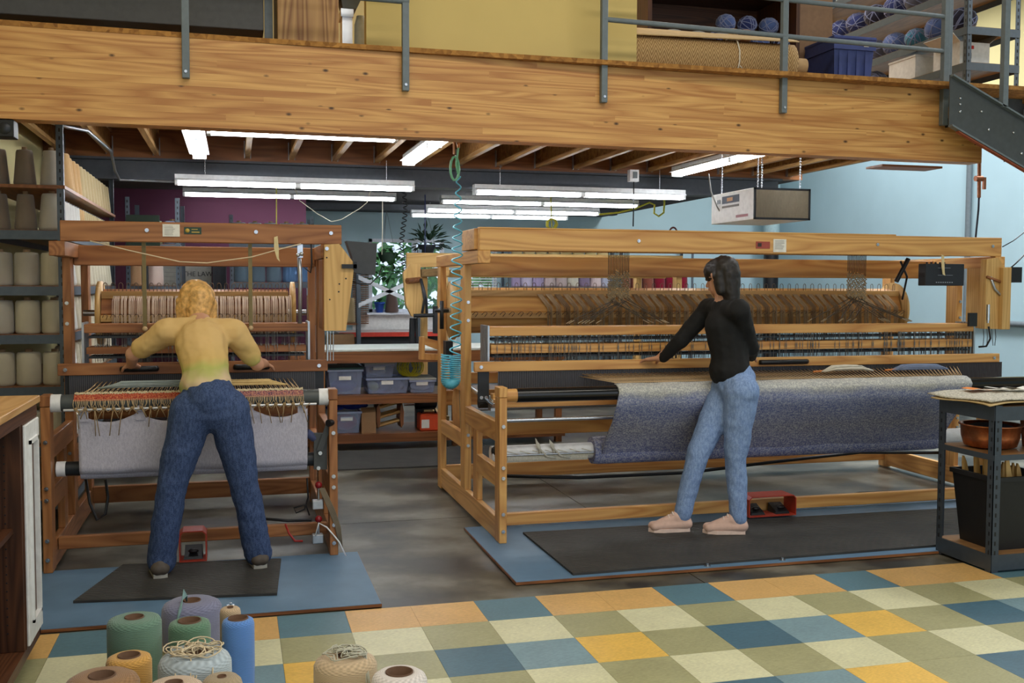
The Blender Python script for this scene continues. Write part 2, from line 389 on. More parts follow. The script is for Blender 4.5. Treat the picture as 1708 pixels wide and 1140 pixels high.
# --- glulam beam, laminations as pieces (slightly skewed like the photograph)
BEX0, BEX1, BY0, BY1 = XL, 4.62, 1.29, 1.50
def by(x): return BY0 + (x+1.7)/6.3*.2
LAM = 13; BZ0, BZ1 = 2.385, 2.872
gl = struct(M().hexa([(BEX0, by(BEX0)+.01, BZ0+.004), (BEX1-.01, by(BEX1)+.01, BZ0+.004), (BEX1-.01, by(BEX1)+.13, BZ0+.004), (BEX0, by(BEX0)+.13, BZ0+.004)],
    [(BEX0, by(BEX0)+.01, BZ1-.002), (BEX1-.01, by(BEX1)+.01, BZ1-.002), (BEX1-.01, by(BEX1)+.13, BZ1-.002), (BEX0, by(BEX0)+.13, BZ1-.002)]).build('trim_1', WL(0)))
h = (BZ1-BZ0)/LAM
for q in range(LAM):
    x = BEX0
    while x < BEX1-.01:
        x2 = min(BEX1, x+random.uniform(1.4, 3.8)); x2 = BEX1 if BEX1-x2 < .5 else x2
        e = random.uniform(0, .0012); z0 = BZ0+q*h+.0003; z1 = z0+h-.0006
        M().hexa([(x, by(x)-e, z0), (x2, by(x2)-e, z0), (x2, by(x2)+.135, z0), (x, by(x)+.135, z0)], [(x, by(x)-e, z1), (x2, by(x2)-e, z1), (x2, by(x2)+.135, z1), (x, by(x)+.135, z1)]).build('lamination', WL(0), gl)
        x = x2
# deck edge strip on the beam
M().hexa([(BEX0, by(BEX0)-.004, BZ1), (4.2, by(4.2)-.004, BZ1), (4.2, by(4.2)+.14, BZ1), (BEX0, by(BEX0)+.14, BZ1)], [(BEX0, by(BEX0)-.004, 2.9), (4.2, by(4.2)-.004, 2.9), (4.2, by(4.2)+.14, 2.9), (BEX0, by(BEX0)+.14, 2.9)]).build('deck_edge', osb(), gl)
# --- loft railing
rl = thing('loft_railing', (1.7, 1.3, 2.65), 'grey steel guard railing bolted to the face of the timber beam', 'railing')
def postpx(px, py):
    p = U(px, py, Y=1.3)
    for _ in range(3): p = U(px, py, Y=by(p.x)-.04)
    return p
posts = [postpx(px, py) for px, py in ((310, 127), (677, 147), (1008, 166), (1308, 185))]
for p in posts:
    y = by(p.x)-.045; po = box(p.x-.02, p.x+.02, y, y+.04, 2.645, 3.95, .003).build('post', GREY(), rl)
    M().cyl((p.x, y-.006, 2.68), (p.x, y+.002, 2.68), .008).build('bolt', STEEL(), po)
pe = postpx(1580, 205)
for dx, z0 in ((-.022, 2.625), (.022, 2.76)):
    yy = by(pe.x)-.05+(.03 if dx > 0 else 0); box(pe.x+dx-.022, pe.x+dx+.022, yy, yy+.044, z0, 3.95, .003).build('post', GREY(), rl)
def rail(xa, za, xb, zb, r=.016): M().cyl((xa, by(xa)-.03, za), (xb, by(xb)-.03, zb), r).build('rail', GREY(), rl)
a = posts[2]
for z in (3.15, 3.385, 3.62, 3.9): rail(a.x, z+.005, pe.x, z-.02)
for z in (3.165, 3.4, 3.62, 3.9): rail(BEX0, z, posts[1].x+.02, z, .02 if z == 3.165 else .016)
# --- stair
SL = (U(1708, 207, Y=1.28).z-U(1580, 130, Y=1.28).z)/(U(1708, 207, Y=1.28).x-U(1580, 130, Y=1.28).x)
st = thing('loft_stair', (4.2, 1.25, 0), 'grey steel stair descending to the right from the loft beam', 'stair')
def stringer(y0, nm='stringer'):
    xa, xb = 4.14, 4.14+2.86/abs(SL)
    za = 2.92; f = lambda x: za+SL*(x-xa); dz = .33
    o = M().prism([(xa, f(xa)), (xb, max(.02, f(xb))), (xb, 0.0), (xb-.4, 0), (xa, f(xa)-dz)], y0+.006, y0+.014).build(nm, plain('dark_grey_paint', (70, 74, 76), .5), st)
    for d in (0, -dz+.0):
        M().hexa([(xa, y0-.03, f(xa)+d-.012), (xb, y0-.03, f(xb)+d-.012), (xb, y0+.014, f(xb)+d-.012), (xa, y0+.014, f(xa)+d-.012)], [(xa, y0-.03, f(xa)+d), (xb, y0-.03, f(xb)+d), (xb, y0+.014, f(xb)+d), (xa, y0+.014, f(xa)+d)]).build('flange', GREY(), o)
    return o, f
so, sf = stringer(1.22)
box(4.40, 5.25, 1.62, 1.66, 2.76, 2.895).build('landing_edge', plain('dark_grey_paint', (70, 74, 76), .5), st)
M().hexa([(4.2, 1.2, sf(4.2)-.352), (7.6, 1.2, sf(7.6)-.352), (7.6, 1.234, sf(7.6)-.352), (4.2, 1.234, sf(4.2)-.352)], [(4.2, 1.2, sf(4.2)-.343), (7.6, 1.2, sf(7.6)-.343), (7.6, 1.234, sf(7.6)-.343), (4.2, 1.234, sf(4.2)-.343)]).build('edge_strip', plain('red_oxide', (150, 76, 50), .6), st)
for px, py in ((1390, 150), (1590, 165)): pass
for bx, bz in ((4.2, 2.77), (4.2, 2.73), (4.2, 2.68), (4.37, 2.69), (4.43, 2.57), (4.63, 2.56), (4.70, 2.42)):
    M().ball((bx+.02, 1.224, bz), .010, 6).build('bolt', STEEL(), so)
kx = 4.42
while sf(kx) > .2:
    z = sf(kx)-.16; tr = box(kx-.11, kx+.11, 1.236, 1.48, z, z+.035).build('tread', plain('tread_timber', (176, 160, 120), .7), st); box(kx-.115, kx-.108, 1.236, 1.48, z-.02, z+.04).build('nosing', DKM(), tr); kx += .245
for xx in (U(1672, 178, Y=1.22).x, 5.6): box(xx-.02, xx+.02, 1.19, 1.23, sf(xx)-.01, sf(xx)+1.1).build('stair_post', GREY(), st)
M().cyl((4.62, 1.21, sf(4.62)+1.05), (7.2, 1.21, sf(7.2)+1.05), .02).build('handrail', GREY(), st)
box(4.0, 4.5, 1.75, 1.95, 2.37, 2.385).build('nailed_board', WS(0), gl)
# --- floor sheets under the looms
BP = plain('blue_painted_ply', (88, 118, 146), .5, var=.1, nscale=6)
def board(x0, x1, y0, y1, label, t=.018):
    b = thing('floor_sheet', (x0, y0, 0), label, 'plywood sheet')
    box(x0, x1, y0, y1, 0.004, t).build('ply_core', WS(0), b); box(x0+.002, x1-.002, y0+.002, y1-.002, t, t+.002).build('painted_top', BP, b); return b
b1 = board(-1.75, .175, .02, 1.0, 'blue painted plywood sheet under the narrow left loom')
b2 = board(.875, 4.75, .2, 1.42, 'long blue painted plywood sheet under the wide right loom')
def rubber():
    t = NT('ribbed_rubber'); v = coords(t, False); sp = t.n('ShaderNodeSeparateXYZ'); t.l(v, sp.inputs[0])
    f = t.math('SINE', t.math('MULTIPLY', sp.outputs[1], 260.)); no = t.n('ShaderNodeTexNoise', i_Scale=6., i_Detail=5.); t.l(v, no.inputs['Vector'])
    t.l(t.ramp(no.outputs[0], [(.3, lin((40, 38, 36))), (.75, lin((60, 57, 53)))]), t.b.inputs['Base Color']); t.b.inputs['Roughness'].default_value = .6
    t.bump(f, 1.0, .006); return t.m
RUB = rubber()
def mat_(pts, z0, label):
    o = M().prism([(p.x, p.y) for p in pts], z0, z0+.012, 'xy').build('rubber_mat', RUB, None, (pts[0].x, pts[0].y, z0)); return tag(o, label, 'mat', 'anti-fatigue mats')
mat_([U(122, 1003, Z=.032), U(462, 990, Z=.032), U(469, 932, Z=.032), U(205, 942, Z=.032)], .0205, 'ribbed black rubber mat before the narrow left loom')
mat_([Vector((1.19, .24, 0)), Vector((4.5, .30, 0)), Vector((4.5, 1.1, 0)), Vector((1.18, 1.16, 0))], .0205, 'long ribbed black rubber mat before the wide right loom')
mat_([Vector((.2, 3.68, 0)), Vector((2.2, 3.64, 0)), Vector((2.2, 4.62, 0)), Vector((.2, 4.62, 0))], .0, 'flat dark rubber mat in front of the storage bench')
for (px, py), b in (((385, 1011), b1), ((1305, 935), b2), ((1522, 914), b2), ((1180, 945), b2)):
    p = U(px, py, Z=.02); M().cyl((p.x, p.y, .02), (p.x, p.y, .024), .018).cyl((p.x, p.y, .024), (p.x, p.y, .034), .007).build('anchor_bolt', STEEL(), b)
# ================================================================ LOOMS
def inst(name, me, parent, loc):
    o = bpy.data.objects.new(name, me); COL.objects.link(o); o.parent = parent
    o.location = Vector(loc)-Vector(parent['_o']); o['_o'] = tuple(loc); return o
_bolt = M().cyl((0, -.009, 0), (0, .001, 0), .011, n=10).cyl((0, -.014, 0), (0, -.009, 0), .006, n=8).mesh('bolt', STEEL())
def bolts(parent, pts):
    for p in pts: inst('bolt', _bolt, parent, p)
def heddle_field(x0, x1, y0, z0, z1, n, w=.0022):
    m = M()
    for k in range(n):
        x = random.uniform(x0, x1); y = y0+random.choice(range(6))*.035
        m.cyl((x, y, z0), (x+random.uniform(-.002, .002), y, z1), w*.6, n=4, cap=False)
        m.box(x-w, x+w, y-.002, y+.002, (z0+z1)/2-.012, (z0+z1)/2+.012)
    return m
def poly_px(pts, Y): return [(U(a, b, Y=Y).x, U(a, b, Y=Y).z) for a, b in pts]
def hairpin(h=.05, w=.012):
    pts = [(-w, 0, 0), (-w, 0, h*.7)]+[(w*math.cos(math.pi*(1-k/6)), 0, h*.7+w*1.3*math.sin(math.pi*k/6)) for k in range(7)]+[(w, 0, h*.7), (w, 0, 0)]
    return M().tube(pts, .0022, 5)
def warp_bundle(w, mat, seed, sh=0.):
    rr = random.Random(seed); m = M(); n = 8
    for k in range(n):
        x = -w/2+w*(k+.5)/n; j = rr.uniform(-.003, .003)
        m.tube([(x, .06, .055), (x, .0, .05), (x+sh+j, -.075, -.045), (x+sh+j, -.078, -.20)] if sh else [(x, .06, .055), (x, .0, .05), (x+j, -.055, .02), (x+j, -.075, -.04), (x+j, -.078, -.20)], w/n*.42, 4)
    return m
def loom_frame(root, W, X0, X1, z_leg, Yf, Yr, yc0, yc1, zt0, zt1, tx0, tx1, ytop):
    ts = .045
    for side, x0 in (('l', X0), ('r', X1-ts)):
        x1 = x0+ts
        fl_ = box(x0, x1, Yf, Yf+.11, .02, z_leg-.06, .003).build('front_leg', W(2), root)
        box(x0-.002, x1+.002, Yf-.002, Yf+.112, z_leg-.058, z_leg, .003).build('leg_cap', W(2), fl_)
        bolts(fl_, [((x0+x1)/2, Yf, z) for z in (.09, .19, .40, .46, .70)])
        M().cyl(((x0+x1)/2, Yf+.02, .02), ((x0+x1)/2, Yf+.02, .0205), .02).build('foot_pad', STEEL(), fl_)
        box(x0+.004, x1-.004, Yf+.11, Yr-.11, .02, .155, .003).build('base_rail', W(1), root)
        rr_ = box(x0, x1, Yr-.11, Yr, .004, zt0-.08, .003).build('rear_leg', W(2), root)
        cp = box(x0, x1, yc0+.40, yc0+.53, .155, zt0-.08, .003).build('castle_post', W(2), root)
        bolts(cp, [((x0+x1)/2, yc0+.40, z) for z in (.45, .52, 1.28, 1.4)])
        box(x0+.004, x1-.004, yc0+.06, yc0+.17, .155, .60, .003).build('side_post', W(2), root)
        box(x0+.002, x1-.002, Yf+.11, yc0+.40, .60, .715, .003).build('side_rail', W(1), root)
        box(x0+.002, x1-.002, Yf+.11, yc0+.06, .335, .45, .003).build('side_rail', W(1), root)
        box(x0+.004, x1-.004, yc0+.53, Yr-.11, .42, .52, .003).build('side_rail', W(1), root)
        box(x0+.004, x1-.004, yc0+.53, Yr-.11, .80, .88, .003).build('side_rail', W(1), root)
        box(x0-.006, x1+.03, yc0, Yr+.02, zt0-.08, zt0, .003).build('top_rail', W(1), root)
    tb = box(tx0, tx1, ytop, ytop+.06, zt0, zt1, .004).build('top_beam', W(0), root)
    return tb
def bars(root, W, X0, X1, Yf, Yr, ys, zs0, zs1):
    box(X0+.045, X1-.045, ys, ys+.045, zs0, zs1, .003).build('front_stretcher', W(0), root)
    for z0, z1, y in ((.06, .17, Yr-.08), (.38, .50, Yr-.08), (.62, .73, Yr-.08), (.80, .88, Yr-.3)):
        box(X0+.045, X1-.045, y, y+.045, z0, z1, .003).build('rear_stretcher', W(0), root)
def beater(root, W, bx0, bx1, Y, z0, z1, X0, X1, grips):
    c = box(bx0, bx1, Y, Y+.035, z0, z1, .003).build('beater_cap', W(0), root)
    bolts(c, [(bx0+.04, Y, (z0+z1)/2), (bx1-.05, Y, (z0+z1)/2)])
    for gx0, gx1 in grips:
        g = M().tube([(gx0, Y-.012, (z0+z1)/2), (gx0+.01, Y-.022, (z0+z1)/2), (gx1-.01, Y-.022, (z0+z1)/2), (gx1, Y-.012, (z0+z1)/2)], .016, 10).build('beater_grip', BLK(), c)
    box(X0+.05, X1-.05, Y-.02, Y+.05, z0-.17, z0-.135, .003).build('shuttle_race', W(0), root)
    rd = M().box(X0+.09, X1-.09, Y+.012, Y+.016, z0-.135, z0)
    rd_o = rd.build('reed', plain('reed_grey', (66, 66, 72), .6), root)
    m = M(); n = int((X1-X0)/.012)
    for k in range(n):
        x = X0+.09+(X1-X0-.18)*k/n; m.box(x, x+.003, Y+.006, Y+.012, z0-.135, z0)
    stuff(m.build('reed_dents', plain('reed_wire', (88, 86, 90), .5, .3), rd_o))
    for x in (bx0+.03, bx1-.09):
        s = box(x, x+.07, Y+.035, Y+.05, z0-.19, z1, .002).build('beater_sword', DKM(), root)
        bolts(s, [(x+.02, Y+.035, z0-.16), (x+.05, Y+.035, z0-.16)])
def shafts(root, W, sx0, sx1, Y, zt0, zt1, zb0, zb1, n=6):
    for k in range(n):
        y = Y+k*.035
        a = box(sx0, sx1, y, y+.02, zt0, zt1, .002).build('shaft_rail', W(0), root)
        b = box(sx0+.01, sx1-.01, y, y+.02, zb0, zb1, .002).build('shaft_rail', W(0), root)
        for x in (sx0-.012, sx1):
            M().box(x, x+.012, y-.002, y+.022, zb0-.06, zt1+.01).build('shaft_end', ALU(), a)
        box(sx0+.02, sx1-.02, y+.006, y+.01, zt0-.03, zt0-.018).build('heddle_bar', DKM(), a)
        box(sx0+.02, sx1-.02, y+.006, y+.01, zb0-.025, zb0-.014).build('heddle_bar', DKM(), b)
def warp_beam(root, W, wx0, wx1, Yc, zc, r, nhook, first_bundle, flange_r, wm, sh=0.):
    n = 8
    prof = [(r, wx0), (r, wx1)]
    wb_ = M().lathe(prof, (0, Yc, zc), 8, True, 0)
    for i, f in enumerate(wb_.sm): wb_.sm[i] = False
    wbo = wb_.build('warp_beam', W(0), root)
    ytop, ztop = Yc-r*.62, zc+r*.75
    box(wx0, wx1, ytop-.03, ytop+.02, ztop-.02, ztop+.025, .002).build('hook_rail', WC(0), wbo)
    yl, zl = Yc-r*.98, zc-r*.2
    box(wx0, wx1, yl-.03, yl+.0, zl-.02, zl+.02, .002).build('hook_rail', WC(0), wbo)
    hm = hairpin(.06).mesh('hook', RUST()); hm2 = hairpin(.045).mesh('hook', RUST())
    step = (wx1-wx0)/nhook
    bms = []
    for s in range(3): bms.append(warp_bundle(step*(.86 if not sh else .66), WARP(), s, sh).mesh('warp_section', wm if s != 1 or not sh else plain('warp_umber', (128, 104, 76), .9)))
    for k in range(nhook):
        x = wx0+(k+.5)*step
        o = inst('hook', hm, wbo, (x, ytop-.005, ztop+.02)); o.rotation_euler = (0, 0, random.uniform(-.3, .3))
        o = inst('hook', hm2, wbo, (x, yl-.03, zl)); o.rotation_euler = (.9, .5, 0)
        if k >= first_bundle and not (sh and k > nhook-3):
            o = inst('warp_section', bms[k % 3], wbo, (x+step*.5, ytop-.03, ztop-.055)); 
    for x in (wx0-.03, wx1+.02):
        f = M().lathe([(.02, 0), (flange_r, 0), (flange_r, .025), (.02, .025)], (x, Yc, zc), 36, True, 0).build('beam_flange', WC(2), wbo)
    M().cyl((wx0-.12, Yc, zc), (wx1+.12, Yc, zc), .02).build('axle', STEEL(), wbo)
STB = (.036, .11)
STA = (.098, .163)
# ---- wide loom (B)
BX0, BX1 = .985, 4.82
B = thing('wide_loom', (2.9, 1.9, .0), 'very wide honey coloured timber production loom with blue grey cloth', 'loom', 'production looms')
tb = loom_frame(B, WB, BX0, BX1, .925, .97, 2.84, 1.5, 1.95, 1.728, 1.862, .99, 4.82, 1.5)
box(.97, 4.60, 1.56, 1.92, 1.735, 1.866, .004).build('top_plank', WB(0), B)
box(.99, 3.95, 1.5, 1.56, 1.862, 1.872, .002).build('top_strip', WB(0), tb)
bolts(tb, [(U(1065, 404, Y=1.5).x, 1.5, 1.80), (U(1463, 413, Y=1.5).x, 1.5, 1.80), (U(1655, 416, Y=1.5).x, 1.5, 1.80)])
for nm, pts, mt in (('maker_plate', ((1261, 403), (1284, 415)), plain('red_plate', (158, 70, 56), .4)), ('paper_note', ((1290, 399), (1311, 421)), PAPER())):
    a, c = U(*pts[0], Y=1.498), U(*pts[1], Y=1.498); o = box(a.x, c.x, 1.496, 1.4995, c.z, a.z).build(nm, mt, tb)
    if nm == 'maker_plate':
        M().box(a.x+.012, a.x+.04, 1.4945, 1.496, c.z+.012, a.z-.01).build('emblem', plain('plate_dark', (60, 40, 34), .5), o)
    else:
        m = M()
        for k in range(7): m.box(a.x+.012, c.x-.012-random.random()*.03, 1.4952, 1.496, a.z-.012-k*.009, a.z-.009-k*.009)
        m.build('print_lines', plain('ink_grey', (150, 146, 144), .8), o)
box(1.03, 4.775, 2.18, 2.235, 1.575, 1.712, .004).build('harness_beam', WB(0), B)
bars(B, WB, BX0, BX1, .97, 2.84, 1.33, STB[0], STB[1])
beater(B, WB, .925, 4.70, 1.35, .985, 1.045, BX0, BX1, [(U(1268, 606, Y=1.33).x, U(1347, 604, Y=1.33).x)])
shafts(B, WB, 1.055, 4.60, 1.5, 1.195, 1.25, 1.085, 1.14)
stuff(heddle_field(1.1, 4.55, 1.49, 1.03, 1.20, 800).build('heddles', plain('heddle_wire', (120, 116, 112), .5, .4), B))
m = M()
for k in range(150):
    x = random.choice([random.uniform(1.3, 2.6), random.uniform(1.15, 4.5)]); m.box(x, x+.006, 1.72, 1.722, 1.15, 1.19)
stuff(m.build('heddle_loops', plain('heddle_cream', (206, 198, 178), .8), B))
warp_beam(B, WB, 1.06, 4.66, 2.58, 1.33, .165, 54, 8, .212, plain('warp_brown', (158, 134, 102), .9), .055)
# breast roller + cloth roller + cloth
M().cyl((1.03, 1.03, .872), (1.10, 1.03, .872), .040).build('roller_end', WB(0), B)
M().cyl((1.10, 1.03, .872), (4.775, 1.03, .872), .042, n=24).build('breast_roller', plain('gloss_black', (22, 22, 24), .12), B)
M().cyl((1.03, 1.36, .478), (4.775, 1.36, .478), .05, n=24).build('cloth_roller', WHT(), B)
def cloth_b():
    t = NT('speckled_blue_weave'); v = coords(t, False, (110, 110, 110)); vo = t.n('ShaderNodeTexNoise', i_Scale=1.0, i_Detail=2.5, i_Roughness=.7); t.l(v, vo.inputs['Vector'])
    v2 = coords(t, False, (30, 30, 90)); n2 = t.n('ShaderNodeTexNoise', i_Scale=1.0, i_Detail=2.0); t.l(v2, n2.inputs['Vector'])
    tc = t.n('ShaderNodeTexCoord'); sp = t.n('ShaderNodeSeparateXYZ'); t.l(tc.outputs['Object'], sp.inputs[0])
    nz = t.n('ShaderNodeTexNoise', i_Scale=5.0, i_Detail=3.0); t.l(coords(t, False), nz.inputs['Vector'])
    z = t.math('ADD', sp.outputs[2], t.math('MULTIPLY', t.math('SUBTRACT', nz.outputs[0], .5), .1))
    base = t.ramp(z, [(.44, lin((128, 136, 184))), (.62, lin((146, 146, 166))), (.76, lin((134, 146, 194))), (.835, lin((156, 166, 204))), (.885, lin((206, 206, 198)))])
    mr = t.n('ShaderNodeMix', data_type='RGBA')
    f = t.math('ADD', t.math('MULTIPLY', vo.outputs[0], .8), t.math('MULTIPLY', n2.outputs[0], .2))
    t.l(t.ramp(f, [(.44, (0, 0, 0, 1)), (.6, (1, 1, 1, 1))]), mr.inputs['Factor'])
    dk = t.n('ShaderNodeMix', data_type='RGBA', blend_type='MULTIPLY'); dk.inputs['Factor'].default_value = 1; t.l(base, dk.inputs['A']); dk.inputs['B'].default_value = (.6, .6, .66, 1)
    t.l(dk.outputs['Result'], mr.inputs['A'])
    lt = t.n('ShaderNodeMix', data_type='RGBA'); lt.inputs['Factor'].default_value = .5; t.l(base, lt.inputs['A']); lt.inputs['B'].default_value = lin((206, 204, 196)); t.l(lt.outputs['Result'], mr.inputs['B'])
    t.l(mr.outputs['Result'], t.b.inputs['Base Color']); t.b.inputs['Roughness'].default_value = .95; t.b.inputs['Specular IOR Level'].default_value = .1
    t.bump(f, .7, .004); return t.m
def clothfn(u, v):
    x = 1.715+u*(4.17-1.715)
    path = [(1.06, .927), (1.03, .926), (.995, .912), (.975, .88), (1.0, .80), (1.1, .68), (1.2, .56), (1.28, .455), (1.33, .405), (1.40, .42)]
    t = v*(len(path)-1); i = min(int(t), len(path)-2); f = t-i
    y = path[i][0]*(1-f)+path[i+1][0]*f; z = path[i][1]*(1-f)+path[i+1][1]*f
    wv = .003*math.sin(x*9+z*20)
    return (x+.004*math.sin(z*30)*(1 if u in (0, 1) else 0), y+wv, z+.0015*math.sin(x*25))
# Loom pieces get object coordinates relative to the loom origin, so cloth bands use height
m = M().grid(clothfn, 60, 27); co = m.build('cloth', cloth_b(), B)
sd = co.modifiers.new('thick', 'SOLIDIFY'); sd.thickness = .006
M().lathe([(.085, 1.68), (.09, 1.72), (.09, 4.16), (.085, 4.2)], (0, 1.36, .478), 20, True, 0).build('wound_cloth', MATS['speckled_blue_weave'], B)
m = M()
for k in range(7):
    x0_ = 1.12+k*.08; m.tube([(x0_, 1.31-.005, .50), (x0_+.1, 1.303, .47), (x0_+.3, 1.31, .45)], .002, 4)
m.build('apron_string', plain('cotton_string', (206, 196, 170), .9), B)
m = M().grid(lambda u, v: (1.12+u*.52, 1.36-.053*math.cos((v-.3)*2.2), .478-.02+.05*math.sin((v-.3)*2.2)-.03*math.sin(math.pi*u)*v), 16, 8)
m.build('apron_cloth', cloth_mat('canvas_cream', (196, 190, 176), (214, 208, 196)), B)
for xx, hh in ((1.33, .07), (1.42, .05)):
    M().tube([(xx, 1.305, .47), (xx-.01, 1.30, .53), (xx-.03, 1.30, .53+hh*.6), (xx-.02, 1.3, .52), (xx+.04, 1.30, .46), (xx+.1, 1.302, .45)], .008, 6).build('apron_tie', MATS['canvas_cream'], B)
M().cyl((1.04, 1.30, .475), (1.7, 1.30, .475), .006).build('tie_rod', STEEL(), B)
# warp between reed and cloth
m = M()
for k in range(190):
    u = k/189; xa = 1.73+u*(4.15-1.73); xb = 1.60+u*(4.36-1.60)
    m.tube([(xa, 1.05, .929), (xb, 1.365, .945+.016*(k % 2))], .0026, 4)
stuff(m.build('warp_threads', WARP(), B))
box(BX0+.03, 4.775, 1.2, 1.25, .78, .83, .003).build('breast_bar', WB(0), B)
M().cyl((1.05, 1.22, .70), (4.7, 1.22, .70), .012).build('tension_rod', STEEL(), B)
M().cyl((1.05, 2.2, .66), (4.7, 2.2, .66), .018).build('lower_rod', ALU(), B)
M().cyl((1.0, 1.15, .80), (1.05, 2.0, .82), .014).build('linkage_rod', STEEL(), B)
M().box(1.035, 1.075, 1.38, 1.45, .74, .83).cyl((1.03, 1.36, .79), (1.1, 1.36, .79), .03).build('bearing_block', ALU(), B)
M().ball((1.06, 1.33, .50), .035, 8).cyl((1.03, 1.33, .5), (1.11, 1.33, .5), .022).build('roller_bearing', BLK(), B)
# wire harness bundles hanging from the top beam, fanning out below
def harness(xc, Y0, n, seed, spread):
    rr = random.Random(seed); m = M(); k2 = M()
    for k in range(n):
        x = xc+(k-(n-1)/2)*.011; z1 = 1.60+rr.uniform(-.02, .02); zb = 1.44+rr.uniform(-.05, .05)
        m.tube([(x, Y0, 1.74), (x, Y0, z1)], .0028, 4)
        for q in range(5):
            zz = z1-.008-q*.034+rr.uniform(-.004, .004)
            k2.tube([(x-.004, Y0, zz), (x+.005, Y0-.006, zz-.010), (x-.004, Y0+.004, zz-.02), (x+.002, Y0, zz-.03)], .0048, 5)
        zz = z1-.18
        sgn = -1 if k % 2 else 1; d = spread*(.35+.65*rr.random())
        m.tube([(x, Y0, zz), (x+sgn*d, Y0-.12, 1.265)], .003, 4)
        k2.cyl((x+sgn*(d-.04), Y0-.112, 1.285), (x+sgn*d, Y0-.12, 1.265), .004, n=6)
    h_ = m.build('harness_wires', plain('harness_brown', (72, 62, 50), .6, .1), B); stuff(h_)
    stuff(k2.build('harness_hooks', plain('hook_bronze', (150, 132, 104), .35, .4), h_))
harness(U(1034, 420, Y=1.72).x, 1.74, 14, 1, .42); harness(U(1432, 440, Y=1.72).x, 1.74, 14, 2, .40)
# drive housing, control box and hardware on the right end
hb = M().prism(poly_px([(1646, 433), (1664, 430), (1678, 448), (1681, 490), (1671, 549), (1642, 549)], 1.46), 1.46, 1.52).build('drive_cover', WC(2), B)
box(4.77, 4.84, 1.42, 1.80, 1.21, 1.65, .003).build('drive_panel', WC(2), B)
a, c = U(1544, 440, Y=1.42), U(1608, 477, Y=1.42)
cb = box(a.x, c.x, 1.42, 1.50, c.z, a.z, .004).build('control_box', plain('control_black', (30, 32, 40), .5), B)
m = M()
for k in range(8): m.box(a.x+.085+k*.018, a.x+.095+k*.018, 1.4185, 1.42, c.z+.02, c.z+.026)
m.box(a.x+.1, a.x+.2, 1.4185, 1.42, a.z-.03, a.z-.028); m.box(a.x+.1, a.x+.22, 1.4185, 1.42, a.z-.08, a.z-.078)
m.build('panel_marks', plain('pale_mark', (150, 156, 170), .5), cb)
for k in range(5): M().cyl((a.x+.04+k*.035, 1.46, a.z), (a.x+.04+k*.035, 1.46, a.z+.012), .007).build('cable_gland', BLK(), cb)
tg = M().prism(poly_px([(1570, 425), (1574, 427), (1575, 455), (1576, 460), (1572, 458), (1570, 445)], 1.41), 1.405, 1.409).build('paper_tag', plain('tag_cream', (214, 196, 150), .8), B)
p = U(1624, 533, Y=1.4); pb = box(p.x-.035, p.x+.03, 1.40, 1.42, p.z-.05, p.z+.045).build('hinge_plate', BLK(), B)
p = U(1690, 460, Y=1.5); box(p.x-.05, p.x+.04, 1.46, 1.6, p.z-.05, p.z+.06).build('side_box', BLK(), B)
p0 = U(1648, 525, Y=1.40); M().cyl((p0.x, 1.40, p0.z-.04), (p0.x, 1.40, p0.z+.07), .012).cyl((p0.x, 1.4, p0.z-.06), (p0.x, 1.4, p0.z-.04), .008).build('air_cylinder', STEEL(), B)
M().tube([U(1649, 545, Y=1.4), U(1652, 565, Y=1.4), U(1645, 578, Y=1.42), U(1632, 579, Y=1.45)], .007, 8).build('air_line', BLK(), B)
m = M()
for q in (1640, 1646, 1654, 1660): m.tube([U(q, 549, Y=1.46), U(q+1, 562, Y=1.46), U(q+random.uniform(-2, 3), 577, Y=1.46)], .0022, 4)
m.build('lift_cord', BLK(), B)
M().tube([U(1652, 462, Y=1.455), U(1659, 482, Y=1.45), U(1668, 492, Y=1.45), U(1676, 484, Y=1.45), U(1680, 464, Y=1.455)], .010, 8).build('lever_arc', ALU(), B)
M().tube([U(1668, 490, Y=1.45), U(1674, 505, Y=1.45), U(1678, 525, Y=1.45)], .008, 8).build('lever_arm', ALU(), B)
p = U(1648, 463, Y=1.455)
M().tube([U(1646, 462, Y=1.45), U(1665, 469, Y=1.45), U(1677, 473, Y=1.45)], .01, 6).build('lever_bar', WS(0), B)
m = M().tube([U(1502, 436, Y=1.7), U(1513, 462, Y=1.7), U(1505, 500, Y=1.75)], .008, 6).cyl(U(1495, 470, Y=1.7), U(1515, 432, Y=1.7), .016)
m.build('pulley_bracket', DKM(), B)
p = U(1650, 600, Y=1.42); box(4.60, 4.68, 1.38, 1.40, .80, .985).build('sword_plate', plain('blue_grey_plate', (74, 84, 120), .4), B)
# crank side, left: pulley wheel and brake cable
M().lathe([(.03, 0), (.24, 0), (.24, .03), (.03, .03)], (1.05, 2.38, .62), 36, True, 0).build('brake_wheel', WB(2), B)
M().lathe([(.03, 0), (.19, 0), (.19, .03), (.03, .03)], (1.04, 2.5, 1.33), 36, True, 0).build('side_wheel', WC(2), B)
M().tube([(1.03, 2.3, .95), (1.03, 2.25, .6), (1.02, 2.15, .2)], .004, 5).build('brake_cable', plain('rope', (150, 130, 100), .9), B)
br = M().prism(poly_px([(705, 563), (735, 570), (735, 586), (705, 574)], 2.87), 2.86, 2.90).build('side_bracket', WB(0), B)
M().prism(poly_px([(700, 562), (708, 562), (708, 590), (735, 591), (735, 601), (699, 600)], 2.87), 2.855, 2.905).build('bracket_end', WB(2), br)
M().box(.95, 1.0, 2.35, 2.45, 1.0, 1.12).build('latch_block', BLK(), B)
m = M().tube([(1.0, 2.5, 1.33), (.9, 2.5, 1.33)], .012, 8).tube([(.95, 2.5, 1.20), (.95, 2.5, 1.40)], .015, 8); m.build('crank_handle', DKM(), B)
M().cyl((.985, 1.5, .78), (1.06, 1.5, .78), .035, n=16).build('pivot_boss', BLK(), B)
